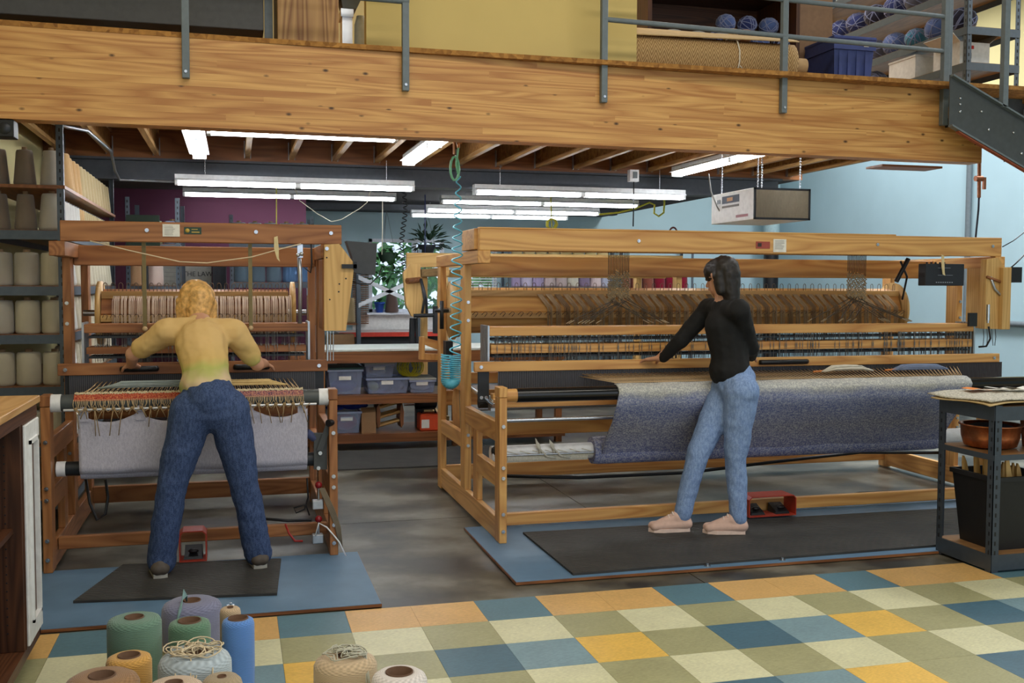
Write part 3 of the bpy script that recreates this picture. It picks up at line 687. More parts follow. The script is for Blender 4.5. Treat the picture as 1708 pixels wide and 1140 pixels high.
# ---- narrow loom (A)
AX0, AX1 = -1.44, .062
A = thing('narrow_loom', (-.69, 1.8, .0), 'narrow reddish brown timber loom on the left with grey apron cloth', 'loom', 'production looms')
tb = loom_frame(A, WA, AX0, AX1, .94, .95, 2.6, 1.34, 1.8, 1.745, 1.857, -1.388, .13, 1.34)
bolts(tb, [(U(245, 385, Y=1.34).x, 1.34, 1.81), (U(427, 388, Y=1.34).x, 1.34, 1.81), (U(552, 390, Y=1.34).x, 1.34, 1.81)])
a, c = U(271, 374, Y=1.338), U(300, 395, Y=1.338); o = box(a.x, c.x, 1.336, 1.3395, c.z, a.z).build('paper_note', PAPER(), tb)
m = M()
for k in range(7): m.box(a.x+.01, c.x-.02-random.random()*.02, 1.3352, 1.336, a.z-.012-k*.008, a.z-.0095-k*.008)
m.build('print_lines', plain('ink_grey', (150, 146, 144), .8), o)
a, c = U(307, 379, Y=1.338), U(336, 391, Y=1.338); o = box(a.x, c.x, 1.336, 1.3395, c.z, a.z).build('maker_plate', plain('green_plate', (36, 62, 44), .4), tb)
M().lathe([(.001, 0), (.012, 0), (.012, .002), (.001, .002)], (a.x+.018, 1.334, (a.z+c.z)/2), 12, True, 1).box(a.x+.04, c.x-.01, 1.335, 1.336, c.z+.008, c.z+.014).box(a.x+.04, c.x-.02, 1.335, 1.336, a.z-.014, a.z-.010).build('emblem', plain('plate_gold', (190, 160, 70), .4), o)
box(-1.395, .017, 1.86, 1.91, 1.622, 1.742, .004).build('harness_beam', WA(0), A)
bars(A, WA, AX0, AX1, .95, 2.6, 1.13, STA[0], STA[1])
beater(A, WA, -1.408, .042, 1.30, 1.012, 1.077, AX0, AX1, [(U(203, 617, Y=1.28).x, U(262, 617, Y=1.28).x), (U(392, 615, Y=1.28).x, U(447, 615, Y=1.28).x)])
shafts(A, WA, -1.29, -.06, 1.45, 1.237, 1.285, 1.118, 1.155)
stuff(heddle_field(-1.25, -.1, 1.44, 1.07, 1.24, 200).build('heddles', MATS['heddle_wire'], A))
warp_beam(A, WA, -1.27, -.14, 2.2, 1.33, .15, 25, 1, .2, plain('warp_pink', (214, 190, 168), .9))
for x in (U(240, 410, Y=1.42).x, U(417, 410, Y=1.42).x):
    s_ = M().box(x-.011, x+.011, 1.405, 1.41, 1.26, 1.75).build('lift_strap', plain('brass_strap', (122, 108, 72), .5, .4), A); M().ball((x, 1.40, 1.26), .015, 6).build('strap_knot', WARP(), s_)
M().tube([U(150, 402, Y=1.335), U(215, 418, Y=1.33), U(300, 437, Y=1.33), U(345, 439, Y=1.33), U(420, 429, Y=1.33), U(470, 415, Y=1.33), U(502, 407, Y=1.335)], .0035, 6).build('slack_cord', plain('cord_cream', (214, 196, 164), .9), A)
tg = M().prism(poly_px([(457, 396), (463, 394), (465, 415), (465, 430), (467, 437), (462, 432), (457, 415)], 1.33), 1.325, 1.329).build('paper_tag', MATS['tag_cream'], A)
# front roller
M().cyl((-1.395, 1.0, .895), (.017, 1.0, .895), .044, n=24).build('breast_roller', plain('roller_grey', (70, 74, 74), .45), A)
for x0, x1 in ((-1.395, -1.345), (-.035, .017)): M().cyl((x0, 1.0, .895), (x1, 1.0, .895), .0465, n=24).build('roller_collar', WHT(), A)
M().cyl((-1.36, 1.07, .54), (-.02, 1.07, .54), .038, n=20).build('apron_roller', DKM(), A)
for x0, x1 in ((-1.385, -1.34), (-.06, -.02)): M().cyl((x0, 1.07, .54), (x1, 1.07, .54), .04, n=20).build('roller_collar', WHT(), A)
AP = cloth_mat('grey_canvas', (176, 172, 186), (194, 190, 202), 300.)
ax0, ax1 = -1.265, -.098
def apron(u, v):
    x = ax0+u*(ax1-ax0); ph = (u*4) % 1.0
    top = .838-.045*math.sin(math.pi*ph)
    z = top*(1-v)+.50*v; y = .968+.006*math.sin(u*11+v*3)+.02*v
    if v > .92: y += (v-.92)*.9
    return (x, y, z)
ap = M().grid(apron, 64, 16).build('apron_cloth', AP, A); q = ap.modifiers.new('t', 'SOLIDIFY'); q.thickness = .004
M().lathe([(.045, ax0), (.047, ax0+.02), (.047, ax1-.02), (.045, ax1)], (0, 1.06, .53), 20, True, 0).build('wound_apron', AP, A)
for k in range(5):
    x = ax0+.03+(ax1-ax0-.06)*k/4
    M().box(x-.022, x+.022, .963, .969, .80, .868).tube([(x, .966, .86), (x, .955, .865)], .02, 6).build('apron_tab', AP, A)
M().cyl((-1.33, .955, .862), (-.05, .955, .862), .007, n=8).build('apron_rod', plain('bare_rod', (214, 214, 216), .3, .5), A)
# woven band on the roller
def bandmat(name, cols):
    t = NT(name); v = coords(t, False, (140, 60, 220)); no = t.n('ShaderNodeTexNoise', i_Scale=1.0, i_Detail=3.0); t.l(v, no.inputs['Vector'])
    t.l(t.ramp(no.outputs[0], [(.34, lin(cols[0])), (.5, lin(cols[1])), (.64, lin(cols[2]))]), t.b.inputs['Base Color']); t.b.inputs['Roughness'].default_value = .95
    t.bump(no.outputs[0], 1., .006); return t.m
def band(x0, x1, a0, a1, nm, mt, r=.052):
    def fn(u, v):
        a = a0+(a1-a0)*v; x = x0+u*(x1-x0)
        rr = r+.003*math.sin(u*260)+.002*math.sin(v*40+u*60)
        return (x, 1.0-rr*math.cos(a), .895+rr*math.sin(a))
    return M().grid(fn, 120, 10).build(nm, mt, A)
band(-1.28, -.12, 1.0, 1.9, 'woven_band', bandmat('weft_cream', [(196, 170, 120), (216, 206, 176), (160, 140, 108)]))
band(-1.28, -.68, .25, 1.05, 'woven_band', bandmat('weft_red', [(150, 48, 40), (186, 84, 60), (210, 130, 84)]))
band(-.68, -.12, .25, 1.0, 'woven_band', bandmat('weft_pink', [(70, 70, 100), (176, 108, 104), (196, 150, 120)]))
m = M()
for k in range(150):
    x = -1.28+1.16*k/149; m.tube([(x, .949, .915), (x+random.uniform(-.006, .006), .952, .89), (x+random.uniform(-.015, .015), .953, .866)], .0022, 4)
stuff(m.build('warp_ends', WARP(), A))
m = M(); rr = random.Random(5)
for k in range(26):
    x = -1.27+1.14*k/25; m.ball((x, .945, .866), .010, 5)
    for q in range(2):
        L = rr.choice([.03, .05, .1, .14]); dx = rr.uniform(-.03, .03)
        m.tube([(x, .943, .866), (x+dx*.5, .935, .866-L*.4), (x+dx, .94, .866-L)], .003, 4)
    m.tube([(x, .943, .868), (x+.02, .936, .85), (x+.044, .943, .868)], .0028, 4)
stuff(m.build('fringe_knots', plain('fringe_tan', (150, 126, 92), .95), A))
m = M()
for k in range(90):
    x = -1.24+1.10*k/89; m.tube([(x, 1.03, .944), (x+.05*(.5-k/89), 1.30, .955+.02*(k % 2))], .0026, 4)
stuff(m.build('warp_threads', WARP(), A))
# right end housing and electronics
hb = M().prism(poly_px([(541, 408), (566, 407), (591, 440), (588, 470), (577, 552), (541, 552)], 1.28), 1.28, 1.33).build('drive_cover', WC(2), A)
bolts(hb, [(U(545, 415, Y=1.28).x, 1.281, U(545, 415, Y=1.28).z)])
box(.017, .075, 1.33, 1.6, 1.25, 1.66, .003).build('drive_panel', WA(2), A)
m = M()
for px, py in ((545, 430), (577, 465), (566, 474), (565, 487), (550, 500)):
    p = U(px, py, Y=1.279); m.cyl((p.x, 1.2785, p.z), (p.x, 1.281, p.z), .005, n=8)
m.build('screw_hole', BLK(), hb)
a, c = U(580, 402, Y=1.42), U(630, 458, Y=1.42)
cb = M().prism(poly_px([(578, 402), (629, 406), (626, 459), (590, 455), (588, 430)], 1.40), 1.40, 1.52).build('motor_housing', plain('charcoal_panel', (62, 64, 68), .5), A)
M().box(U(570, 443, Y=1.27).x, U(595, 443, Y=1.27).x, 1.262, 1.28, U(570, 448, Y=1.27).z, U(570, 441, Y=1.27).z).box(U(588, 443, Y=1.3).x, U(594, 443, Y=1.3).x, 1.262, 1.42, U(570, 450, Y=1.3).z, U(570, 437, Y=1.3).z).build('bracket', BLK(), cb)
M().tube([U(588, 470, Y=1.36), U(600, 474, Y=1.37), U(618, 474, Y=1.38), U(632, 460, Y=1.4), U(637, 445, Y=1.4)], .004, 6).build('power_lead', BLK(), cb)
m = M()
for px in (546, 551, 556): m.cyl(U(px, 553, Y=1.3), U(px, 602, Y=1.3), .007 if px < 550 else .003, n=8)
m.build('lift_rod', STEEL(), A)
for (px, py) in ((500, 413), (500, 428)): p = U(px, py, Y=1.35); 
M().box(U(496, 405, Y=1.36).x, U(505, 405, Y=1.36).x, 1.36, 1.40, U(496, 430, Y=1.36).z, U(496, 405, Y=1.36).z).ball(U(503, 424, Y=1.35), .012, 6).ball(U(497, 426, Y=1.35), .012, 6).build('air_valve', STEEL(), A)
M().tube([U(499, 430, Y=1.37), U(501, 470, Y=1.37), U(500, 540, Y=1.37)], .012, 8).build('valve_rod', ALU(), A)
M().tube([U(519, 404, Y=1.35), U(520, 440, Y=1.35), U(518, 455, Y=1.36), U(508, 447, Y=1.37)], .005, 6).build('valve_hose', BLK(), A)
# levers and valves at the right front leg
lv = M().prism(poly_px([(523, 722), (545, 722), (545, 782), (523, 782)], 1.03), 1.0, 1.03).build('ratchet_plate', plain('lever_grey', (64, 66, 66), .45), A)
M().hexa([U(528, 752, Y=.985), U(538, 752, Y=.985), U(554, 708, Y=.985), U(545, 704, Y=.985)], [U(528, 752, Y=.998), U(538, 752, Y=.998), U(554, 708, Y=.998), U(545, 704, Y=.998)]).build('lever_arm', MATS['lever_grey'], lv)
p = U(556, 705, Y=.97); M().cyl((p.x-.03, .94, p.z), (p.x+.01, .985, p.z+.003), .020, n=14).build('lever_knob', BLK(), lv)
bolts(lv, [U(534, 756, Y=.985), U(531, 781, Y=.998)])
p = U(520, 726, Y=1.02); M().cyl((p.x-.03, 1.0, p.z+.02), (p.x+.015, 1.02, p.z-.02), .022).build('damper', plain('damper_blue', (70, 76, 110), .3), lv)
for py in (811, 868):
    k_ = U(532, py, Y=.96); vz = U(532, py+30, Y=.98).z
    v_ = box(k_.x-.035, k_.x+.025, .97, 1.02, vz-.03, vz+.02, .004).build('foot_valve', ALU(), A)
    M().ball((k_.x, .985, k_.z), .02, 8).build('red_knob', plain('knob_red', (128, 24, 30), .25), v_); M().cyl((k_.x, .985, k_.z-.015), (k_.x, .985, vz+.02), .006).build('valve_stem', STEEL(), v_)
m = M()
for s in range(7): m.tube([U(533, 815, Y=.955)+Vector((s*.004, 0, 0)), U(548, 850, Y=.95)+Vector((s*.005, 0, 0)), U(560, 880, Y=.94)+Vector((s*.004, 0, 0)), U(565+s, 905+s*2, Y=.94)], .004, 5)
m.build('yarn_tassel', plain('tassel_grey', (112, 100, 84), .95), A)
M().tube([U(526, 895, Y=.95), U(532, 873, Y=.95), U(545, 880, Y=.945), U(558, 895, Y=.94), U(566, 905, Y=.93), U(577, 928, Y=.92)], .0045, 6).build('white_lead', WHT(), A)
m = M().tube([U(512, 798, Y=1.1), U(514, 830, Y=1.1), U(508, 850, Y=1.1), U(494, 856, Y=1.1), U(490, 848, Y=1.1), U(510, 842, Y=1.1), U(516, 860, Y=1.1)], .005, 6)
m.tube([U(440, 866, Y=1.2), U(480, 869, Y=1.2), U(520, 868, Y=1.2)], .009, 6); m.build('air_hose', BLK(), A)
M().tube([U(476, 875, Y=1.05), U(482, 890, Y=1.02), U(492, 903, Y=1.0), U(505, 903, Y=1.0)], .006, 6).build('red_hose', plain('hose_red', (150, 30, 24), .4), A)
M().tube([U(143, 800, Y=1.2), U(150, 840, Y=1.15), U(162, 868, Y=1.15), U(176, 858, Y=1.15), U(180, 830, Y=1.2), U(176, 800, Y=1.2)], .008, 8).build('hanging_hose', BLK(), A)
# pedals
def pedal(px0, px1, py0, py1, Y, zb, dp, label):
    a, c = U(px0, py0, Y=Y), U(px1, py1, Y=Y); pass
    x0, x1, z0, z1 = a.x, c.x, zb, a.z
    t = thing('foot_pedal', ((x0+x1)/2, Y, z0), label, 'pedal', 'red foot pedals')
    RD_ = plain('pedal_red', (170, 56, 36), .45)
    M().prism([(x0, z0), (x1, z0), (x1, z1-.02), (x1-.02, z1), (x0+.02, z1), (x0, z1-.02), (x0, z0), (x0+.006, z0+.006), (x0+.006, z1-.022), (x0+.022, z1-.006), (x1-.022, z1-.006), (x1-.006, z1-.022), (x1-.006, z0+.006), (x0+.006, z0+.006)], Y, Y+dp).build('guard', RD_, t)
    m = M()
    for xx in ([x0+.08, x1-.08] if x1-x0 > .22 else [(x0+x1)/2]): 
        o = M().hexa([(xx-.05, Y+.03, z0+.006), (xx+.05, Y+.03, z0+.006), (xx+.05, Y+.14, z0+.006), (xx-.05, Y+.14, z0+.006)], [(xx-.045, Y+.035, z0+.02), (xx+.045, Y+.035, z0+.02), (xx+.045, Y+.14, z0+.06), (xx-.045, Y+.14, z0+.06)]).build('treadle', BLK(), t)
        M().ball((xx, Y+.06, z0+.045), .02, 7, (1.4, 1, .6)).build('rubber_button', BLK(), o)
pedal(1250, 1328, 830, 864, 1.165, .034, .15, 'red guarded double foot pedal under the wide loom')
pedal(298, 345, 888, 930, .95, .0335, .13, 'red guarded single foot pedal between the legs of the person at the narrow loom')
# ---- far loom (C)
Cc = thing('far_loom', (2.8, 6.2, 0), 'pale timber loom standing behind the wide loom near the window', 'loom', 'production looms')
CY = 5.9
box(1.25, 4.35, CY, CY+.06, 1.70, 1.85, .004).build('top_beam', WC(0), Cc)
for x in (1.62, 4.28):
    box(x, x+.07, CY+.02, CY+.12, 0, 1.70, .003).build('post', WC(2), Cc); box(x, x+.07, CY+1.2, CY+1.3, 0, 1.70, .003).build('post', WC(2), Cc)
    box(x, x+.07, CY-.05, CY+1.3, 1.61, 1.70, .003).build('side_rail', WC(1), Cc); box(x, x+.07, CY-.05, CY+1.3, .02, .14, .003).build('side_rail', WC(1), Cc)
box(1.69, 4.28, CY+.3, CY+.35, 1.60, 1.68, .003).build('harness_beam', WC(0), Cc); box(1.69, 4.28, CY+.3, CY+.36, 1.33, 1.43, .003).build('shaft_rail', WC(0), Cc); box(1.69, 4.28, CY+.3, CY+.35, 1.0, 1.07, .003).build('shaft_rail', WC(0), Cc)
hb = M().prism(poly_px([(683, 441), (700, 441), (703, 531), (686, 528), (676, 508), (672, 455)], CY-.1), CY-.14, CY-.06).build('drive_cover', WC(2), Cc)
M().cyl(U(679, 469, Y=CY-.25), U(700, 467, Y=CY-.15), .03).build('drive_shaft', WS(0), Cc)
m = M().cyl(U(688, 531, Y=CY-.1), U(686, 600, Y=CY-.1), .03).cyl(U(694, 531, Y=CY-.1), U(696, 590, Y=CY-.1), .015); m.build('drive_rod', DKM(), Cc)
M().lathe([(.03, 0), (.3, 0), (.3, .04), (.03, .04)], (1.72, CY+.5, 1.30), 32, True, 0).build('beam_flange', WC(2), Cc)
m = M()
for s in (0, 1): m.tube([U(702, 465, Y=CY-.2), U(708+s*3, 500, Y=CY-.2), U(704+s*8, 523, Y=CY-.2)], .014, 6)
m.tube([U(690, 527, Y=CY-.2), U(728, 526, Y=CY-.2)], .02, 6).box(U(728, 520, Y=CY-.2).x-.03, U(728, 520, Y=CY-.2).x+.03, CY-.22, CY-.15, 1.02, 1.30)
m.build('treadle_linkage', DKM(), Cc)
# ================================================================ FLUORESCENT LAMPS
TUBE = emit('tube_glow', (.93, .97, 1.0, 1), TUBE_E)
FIXW = plain('lamp_white', (226, 228, 230), .5)
def lamp(axis, a, b, c, z, label, top=None, ntube=2, w=.10):
    """axis 0: along X from a to b at Y=c; axis 1: along Y from a to b at X=c"""
    mid = (a+b)/2; c_y = c if axis == 0 else mid; loc = (mid, c, z) if axis == 0 else (c, mid, z)
    t = thing('fluorescent_lamp', loc, label, 'ceiling lamp', 'hanging fluorescent lamps')
    def B_(u0, u1, v0, v1, z0, z1): return (u0, u1, c+v0, c+v1, z0, z1) if axis == 0 else (c+v0, c+v1, u0, u1, z0, z1)
    def Pt(u, v, zz): return (u, c+v, zz) if axis == 0 else (c+v, u, zz)
    n = max(1, round(abs(b-a)/1.22))
    h = M().box(*B_(a, b, -w/2, w/2, z+.035, z+.075)).hexa([Pt(a, -w/2-.03, z+.02), Pt(b, -w/2-.03, z+.02), Pt(b, w/2+.03, z+.02), Pt(a, w/2+.03, z+.02)], [Pt(a, -w/2, z+.04), Pt(b, -w/2, z+.04), Pt(b, w/2, z+.04), Pt(a, w/2, z+.04)]).build('housing', FIXW, t)
    L = (b-a)/n
    zc_ = top or (JZ if c_y < STY else 2.62)
    for u in (a+.12*(b-a), b-.12*(b-a)): M().cyl(Pt(u, 0, z+.07), Pt(u, 0, zc_), .004, n=5).build('hanger_chain', STEEL(), t)
    for k in range(n):
        for v in ((-.035, .035) if ntube == 2 else (0,)):
            u0, u1 = a+k*L+.025, a+(k+1)*L-.025
            M().cyl(Pt(u0, v, z), Pt(u1, v, z), .016, n=10).build('tube', TUBE, t)
        for u in (a+k*L, a+(k+1)*L-.025):
            M().box(*B_(u, u+.025, -.055, .055, z-.018, z+.03)).build('end_socket', FIXW, h)
    return t
JT = 2.585
lamp(0, U(345, 222, Y=2.2).x, U(663, 230, Y=2.2).x, 2.2, 2.485, 'short bright lamp parallel to the beam at upper left')
for px, py, s in ((333, 262, 'leftmost lamp running back under the joists above the narrow loom'), (681, 273, 'lamp running back under the joists between the two looms'), (1128, 292, 'lamp running back under the joists above the wide loom')):
    p = U(px, py, Z=JT); lamp(1, p.y-2.44, p.y, p.x, JT, s)
rows = [((292, 306), (690, 316), 4.75, 'upper of the two rear lamps above the narrow loom'), ((305, 325), (660, 333), 7.4, 'lower of the two rear lamps above the narrow loom'),
        ((790, 322), (1140, 330), 4.75, 'topmost rear lamp above the wide loom'), ((735, 338), (1063, 344), 7.2, 'second rear lamp down above the wide loom'), ((710, 352), (998, 357), 8.3, 'third rear lamp down above the wide loom'), ((685, 361), (945, 364), 8.95, 'lowest rear lamp above the wide loom')]
for p0, p1, Y, s in rows:
    a, b = U(*p0, Y=Y), U(*p1, Y=Y); lamp(0, a.x, b.x, Y, min((a.z+b.z)/2, 2.53), s)
# ================================================================ YARN CONES AND SPOOLS
def cone_proto(name, kind, colname, rgb, r0, r1, h, label, cat='yarn cone'):
    t = thing(name, (0, 0, 0), label, cat)
    prof = [(r0*.86, 0), (r0*.97, .008), (r0, .02), (r0+(r1-r0)*.5, h*.5), (r1, h-.015), (r1*.9, h-.003), (r1*.35, h)]
    M().lathe(prof, (0, 0, 0), 22).build('yarn', yarn(colname, rgb), t)
    M().lathe([(r1*.33, h-.004), (r1*.3, h+.018), (r1*.18, h+.018)], (0, 0, 0), 10).build('core', plain('core_'+('tan' if kind else 'grey'), (150, 122, 90) if kind else (110, 112, 120), .8), t)
    return t
PROTO = {}
def cone(style, col, rgb, loc, label, group, sc=1.0):
    key = (style, col)
    dims = {'tall': (.068, .05, .232), 'fat': (.077, .073, .215), 'slim': (.05, .042, .215), 'big': (.084, .062, .24), 'stub': (.05, .04, .13)}[style]
    if key not in PROTO:
        t = cone_proto('yarn_cone', style != 'slim', col, rgb, *dims, label); PROTO[key] = t
        t.location = loc; t['group'] = group; t['_o'] = tuple(loc)
        t.rotation_euler = (0, 0, random.random()*6); t.scale = (sc, sc, sc); return t
    return dup(PROTO[key], loc, label, group, random.random()*6, (sc, sc, sc))
OAT = ('oat', (190, 182, 166)); TAUPE = ('taupe', (140, 124, 106)); CRM = ('cream', (206, 196, 170)); WHI = ('white', (214, 212, 206)); TAN = ('tan', (200, 160, 108)); FLAX = ('flax', (186, 166, 124))
def rack(name, x0, x1, y0, y1, zs, label, top=None, posts=True, slots=True, shelf_mat=None, base=0):
    t = thing(name, ((x0+x1)/2, (y0+y1)/2, 0), label, 'shelving'); top = top or zs[-1]+.25
    for (x, y, sx, sy) in ((x0, y0, 1, 1), (x1, y0, -1, 1), (x0, y1, 1, -1), (x1, y1, -1, -1)):
        m = M().box(min(x, x+sx*.04), max(x, x+sx*.04), min(y, y+sy*.003), max(y, y+sy*.003), base, top).box(min(x, x+sx*.003), max(x, x+sx*.003), min(y, y+sy*.04), max(y, y+sy*.04), base, top)
        po = m.build('upright', RACK(), t)
        m = M(); z = base+.05
        while slots and z < top:
            m.box(min(x+sx*.014, x+sx*.024), max(x+sx*.014, x+sx*.024), y-sy*.0006, y-sy*.0001, z, z+.022); m.box(x-sx*.0006, x-sx*.0001, min(y+sy*.014, y+sy*.024), max(y+sy*.014, y+sy*.024), z, z+.022); z += .05
        if slots: stuff(m.build('slots', BLK(), po))
    for z in zs:
        s = box(x0+.004, x1-.004, y0+.004, y1-.004, z-.018, z).build('shelf', shelf_mat or WS(0 if x1-x0 > y1-y0 else 1), t)
        M().box(x0, x1, y0-.003, y0, z-.06, z-.004).box(x0, x1, y1, y1+.003, z-.06, z-.004).box(x1, x1+.003, y0, y1, z-.06, z-.004).box(x0-.003, x0, y0, y1, z-.06, z-.004).build('shelf_beam', RACK(), s)
    return t
LR0, LR1, LRY = -1.97, -1.49, 2.2
lr_z = [.16, .50, .875, 1.20, 1.50, 1.845]
rack('yarn_rack', LR0, LR1, LRY, 5.0, lr_z, 'tall steel rack of undyed yarn cones along the left wall', top=2.52)
bo = thing('shelf_board', (-1.73, 3.6, 2.12), 'bare plank shelf above the steel rack of undyed cones', 'shelf')
box(LR0, LR1+.01, LRY-.02, 5.0, 2.10, 2.12).build('board', WS(1), bo)

names = {2.12: 'top plank', 1.845: 'upper shelf', 1.50: 'third shelf down', 1.20: 'fourth shelf down', .875: 'fifth shelf down', .5: 'sixth shelf down', .16: 'lowest shelf'}
plans = [(2.12, [('tall', TAUPE), ('tall', TAUPE), ('tall', OAT)], 'tall'), (1.845, [('tall', TAUPE), ('tall', TAUPE), ('big', OAT)], 'big'),
         (1.50, [('fat', OAT), ('fat', OAT), ('fat', CRM)], 'fat'), (1.20, [('fat', OAT), ('fat', CRM), ('fat', CRM)], 'fat'), (.875, [('fat', CRM), ('fat', CRM), ('fat', CRM)], 'tall'), (.5, [('fat', CRM)]*3, 'tall')]
for z, row, _ in plans:
    n = len(row); wid = LR1-LR0-.02
    for k, (st_, (cn, rgb)) in enumerate(row):
        x = LR0+.01+wid*(k+.5)/n
        cone(st_, cn, rgb, (x, LRY+.12, z+.001), f'{cn} yarn cone, {ORD[k]} from the left at the near end of the {names[z]}', 'cones at the near end of the left rack', .97)
    nn = 16; pal = {2.12: [TAN, TAN, FLAX, FLAX], 1.845: [WHI, WHI, WHI, TAN, FLAX]}.get(z, [WHI, CRM])
    y = LRY+.36; k = 0
    while y < 4.9:
        cn, rgb = pal[min(k//2, len(pal)-1)]
        st_ = 'slim' if z == 1.845 else ('big' if (z == 2.12 and k == 0) else 'tall')
        cone(st_, cn, rgb, (LR1-.075, y, z+.001), f'{cn} yarn cone, {ORD[k]} along the front edge of the {names[z]}', 'cones along the front of the left rack', .95 if st_ == 'slim' else 1.)
        y += .115 if st_ == 'slim' else (.186 if k == 0 and z == 2.12 else .172); k += 1
# rear rack with coloured cones behind the narrow loom's left side
rack('yarn_rack', -1.42, -.95, 5.2, 6.2, [.1, .55, 1.0, 1.50, 1.88], 'steel rack of pale pink cones glimpsed under the narrow loom', top=2.3)
for k, (cn, rgb, st_) in enumerate([('apricot', (214, 172, 130), 'fat'), ('shell', (204, 182, 170), 'fat')]):
    cone(st_, cn, rgb, (-1.34+.16*k, 5.3, 1.501), f'{cn} yarn cone on the rear rack behind the narrow loom', 'cones on the rear rack')
for k, (cn, rgb) in enumerate([('powder', (140, 160, 190)), ('sage', (140, 160, 130)), ('powder', (140, 160, 190))]):
    cone('fat', cn, rgb, (-1.34+.16*k, 5.3, 1.881), f'{cn} yarn cone, {ORD[k]} from the left on top of the rear rack', 'cones on the rear rack')
# blue yarn rack
rack('yarn_rack', -.52, .36, 6.6, 7.1, [.1, .6, 1.07, 1.54, 1.96], 'steel rack of blue yarn behind the right half of the narrow loom', top=2.25)
for k in range(5):
    cone('fat', 'steel_blue' if k < 3 else 'bright_blue', (104, 124, 140) if k < 3 else (96, 132, 178), (-.40+.17*k, 6.72, 1.541), f'blue yarn cone, {ORD[k]} from the left on the middle shelf of the blue rack', 'cones on the blue rack', 1.08)
for k in range(5):
    cone('fat', 'ice_blue', (160, 186, 190), (-.42+.165*k, 6.7, 1.961), f'ice blue yarn cone, {ORD[k]} from the left on top of the blue rack', 'cones on the blue rack')
# beige cones at the rack's right end
for k, (x, z) in enumerate(((.32, 2.0), (.43, 2.0))): pass
# racks at the far wall seen through the wide loom
RT = plain('teal_rack', (96, 124, 134), .5)
rack('yarn_rack', 3.55, 5.25, 10.45, 10.9, [.1, .6, 1.05, 1.50, 1.93], 'far rack of lavender and magenta cones at the back wall', top=2.3, slots=False)
for k, c in enumerate([('lilac', (176, 160, 196)), ('pale_lilac', (200, 190, 214)), ('lilac', (176, 160, 196)), ('blush', (206, 186, 186)), ('blush', (206, 186, 186)), ('ecru', (208, 202, 186)), ('mauve', (126, 110, 136)), ('blush', (206, 186, 186)), ('mist', (176, 180, 200))]):
    cone('fat', c[0], c[1], (3.68+.187*k, 10.58, 1.501), f'{c[0].replace("_", " ")} yarn cone, {ORD[k]} from the left on the far rack', 'cones on the far rack', 1.2)
for k in range(8): cone('fat', 'magenta', (150, 40, 110), (3.7+.2*k, 10.56, 1.051), f'magenta yarn cone, {ORD[k]} from the left on the lower shelf of the far rack', 'cones on the far rack', 1.2)
for k in range(8): cone('fat', 'beige', (200, 180, 130), (3.7+.2*k, 10.56, 1.931), f'beige yarn cone, {ORD[k]} from the left on top of the far rack', 'cones on the far rack', 1.2)
rack('yarn_rack', 5.35, 6.6, 10.45, 10.9, [.1, .6, 1.05, 1.42, 1.90], 'far rack of brown and crimson cones at the back wall', top=2.3, slots=False)
for k, c in enumerate([('russet', (130, 70, 56)), ('russet', (130, 70, 56)), ('russet', (130, 70, 56)), ('crimson', (128, 18, 44)), ('crimson', (128, 18, 44)), ('crimson', (128, 18, 44))]):
    cone('fat', c[0], c[1], (5.48+.195*k, 10.58, 1.421), f'{c[0]} yarn cone, {ORD[k]} from the left on the far brown rack', 'cones on the far brown rack', 1.25)
# front spools standing on the tiles
def spool(px, py, ztop, wpx, rgb, label, rcore=.42, dome=.0, name=None, barrel=0.):
    p = U(px, py, Z=ztop); D = (p-CAM).dot(_fw); r = wpx/2/F*D; h = ztop-.005
    t = thing('yarn_spool', (p.x, p.y, .0045), label, 'yarn spool', 'spools on the tiles in front')
    rc = r*rcore; b = barrel
    prof = [(r*.9, 0), (r*(.97), .01), (r*(1+b*.5), h*.3), (r*(1+b), h*.6), (r, h-.02-dome*.3), (r*.93, h-.006-dome*.15), (r*.75, h+dome*.4), (rc*1.15, h+dome*.6), (rc, h+dome*.5), (rc, h-.10)]
    m = M().lathe([(a, z) for a, z in prof], (p.x, p.y, .0045), 40, False)
    m.build('yarn', yarn(name or label.split()[0]+str(px), rgb, 60., .55), t)
    m = M().lathe([(rc*.99, .002), (rc*.99, h+.004+dome*.5), (rc*.9, h+.004+dome*.5), (rc*.89, .002)], (p.x, p.y, .0045), 28, False); m.build('cardboard_tube', plain('tube_card', (96, 70, 52), .85), t)
    return t, p, r, h
spool(224, 1030, 0.357, 87, (104, 134, 116), 'sage green yarn spool, widest one at the back left', .36)
t1, p1, r1, h1 = spool(320, 1004, 0.200, 96, (128, 130, 158), 'periwinkle grey yarn spool at the back with a tied tail', .30, .01, barrel=.03)
spool(316, 1036, 0.323, 68, (98, 132, 108), 'moss green yarn spool with a wide cardboard tube', .55)
spool(384, 1014, 0.285, 34, (196, 170, 138), 'small peach yarn spool behind the blue one', .3)
spool(397, 1032, 0.280, 53, (96, 140, 208), 'tall bright blue yarn spool at the right of the group', .62)
spool(215, 1094, 0.305, 73, (206, 158, 84), 'golden yellow yarn spool in front of the sage one', .5)
t2, p2, r2, h2 = spool(325, 1092, 0.333, 118, (176, 188, 196), 'pale grey blue yarn spool draped with loose strands', .36, .02, barrel=.02)
spool(170, 1130, 0.323, 120, (150, 114, 78), 'brown yarn spool at the front left of the group', .36, .01)
spool(370, 1132, 0.321, 68, (164, 146, 118), 'small taupe yarn spool before the draped one', .22, .01)
spool(290, 1143, 0.354, 100, (200, 176, 152), 'blush yarn spool cut by the bottom of the picture', .3, .01)
t3, p3, r3, h3 = spool(576, 1098, 0.174, 105, (200, 176, 144), 'tan yarn spool topped with a tied bunch of strands', .26, .015)
spool(666, 1124, 0.203, 93, (220, 212, 208), 'off white yarn spool lying alone near the picture bottom', .5, .01)
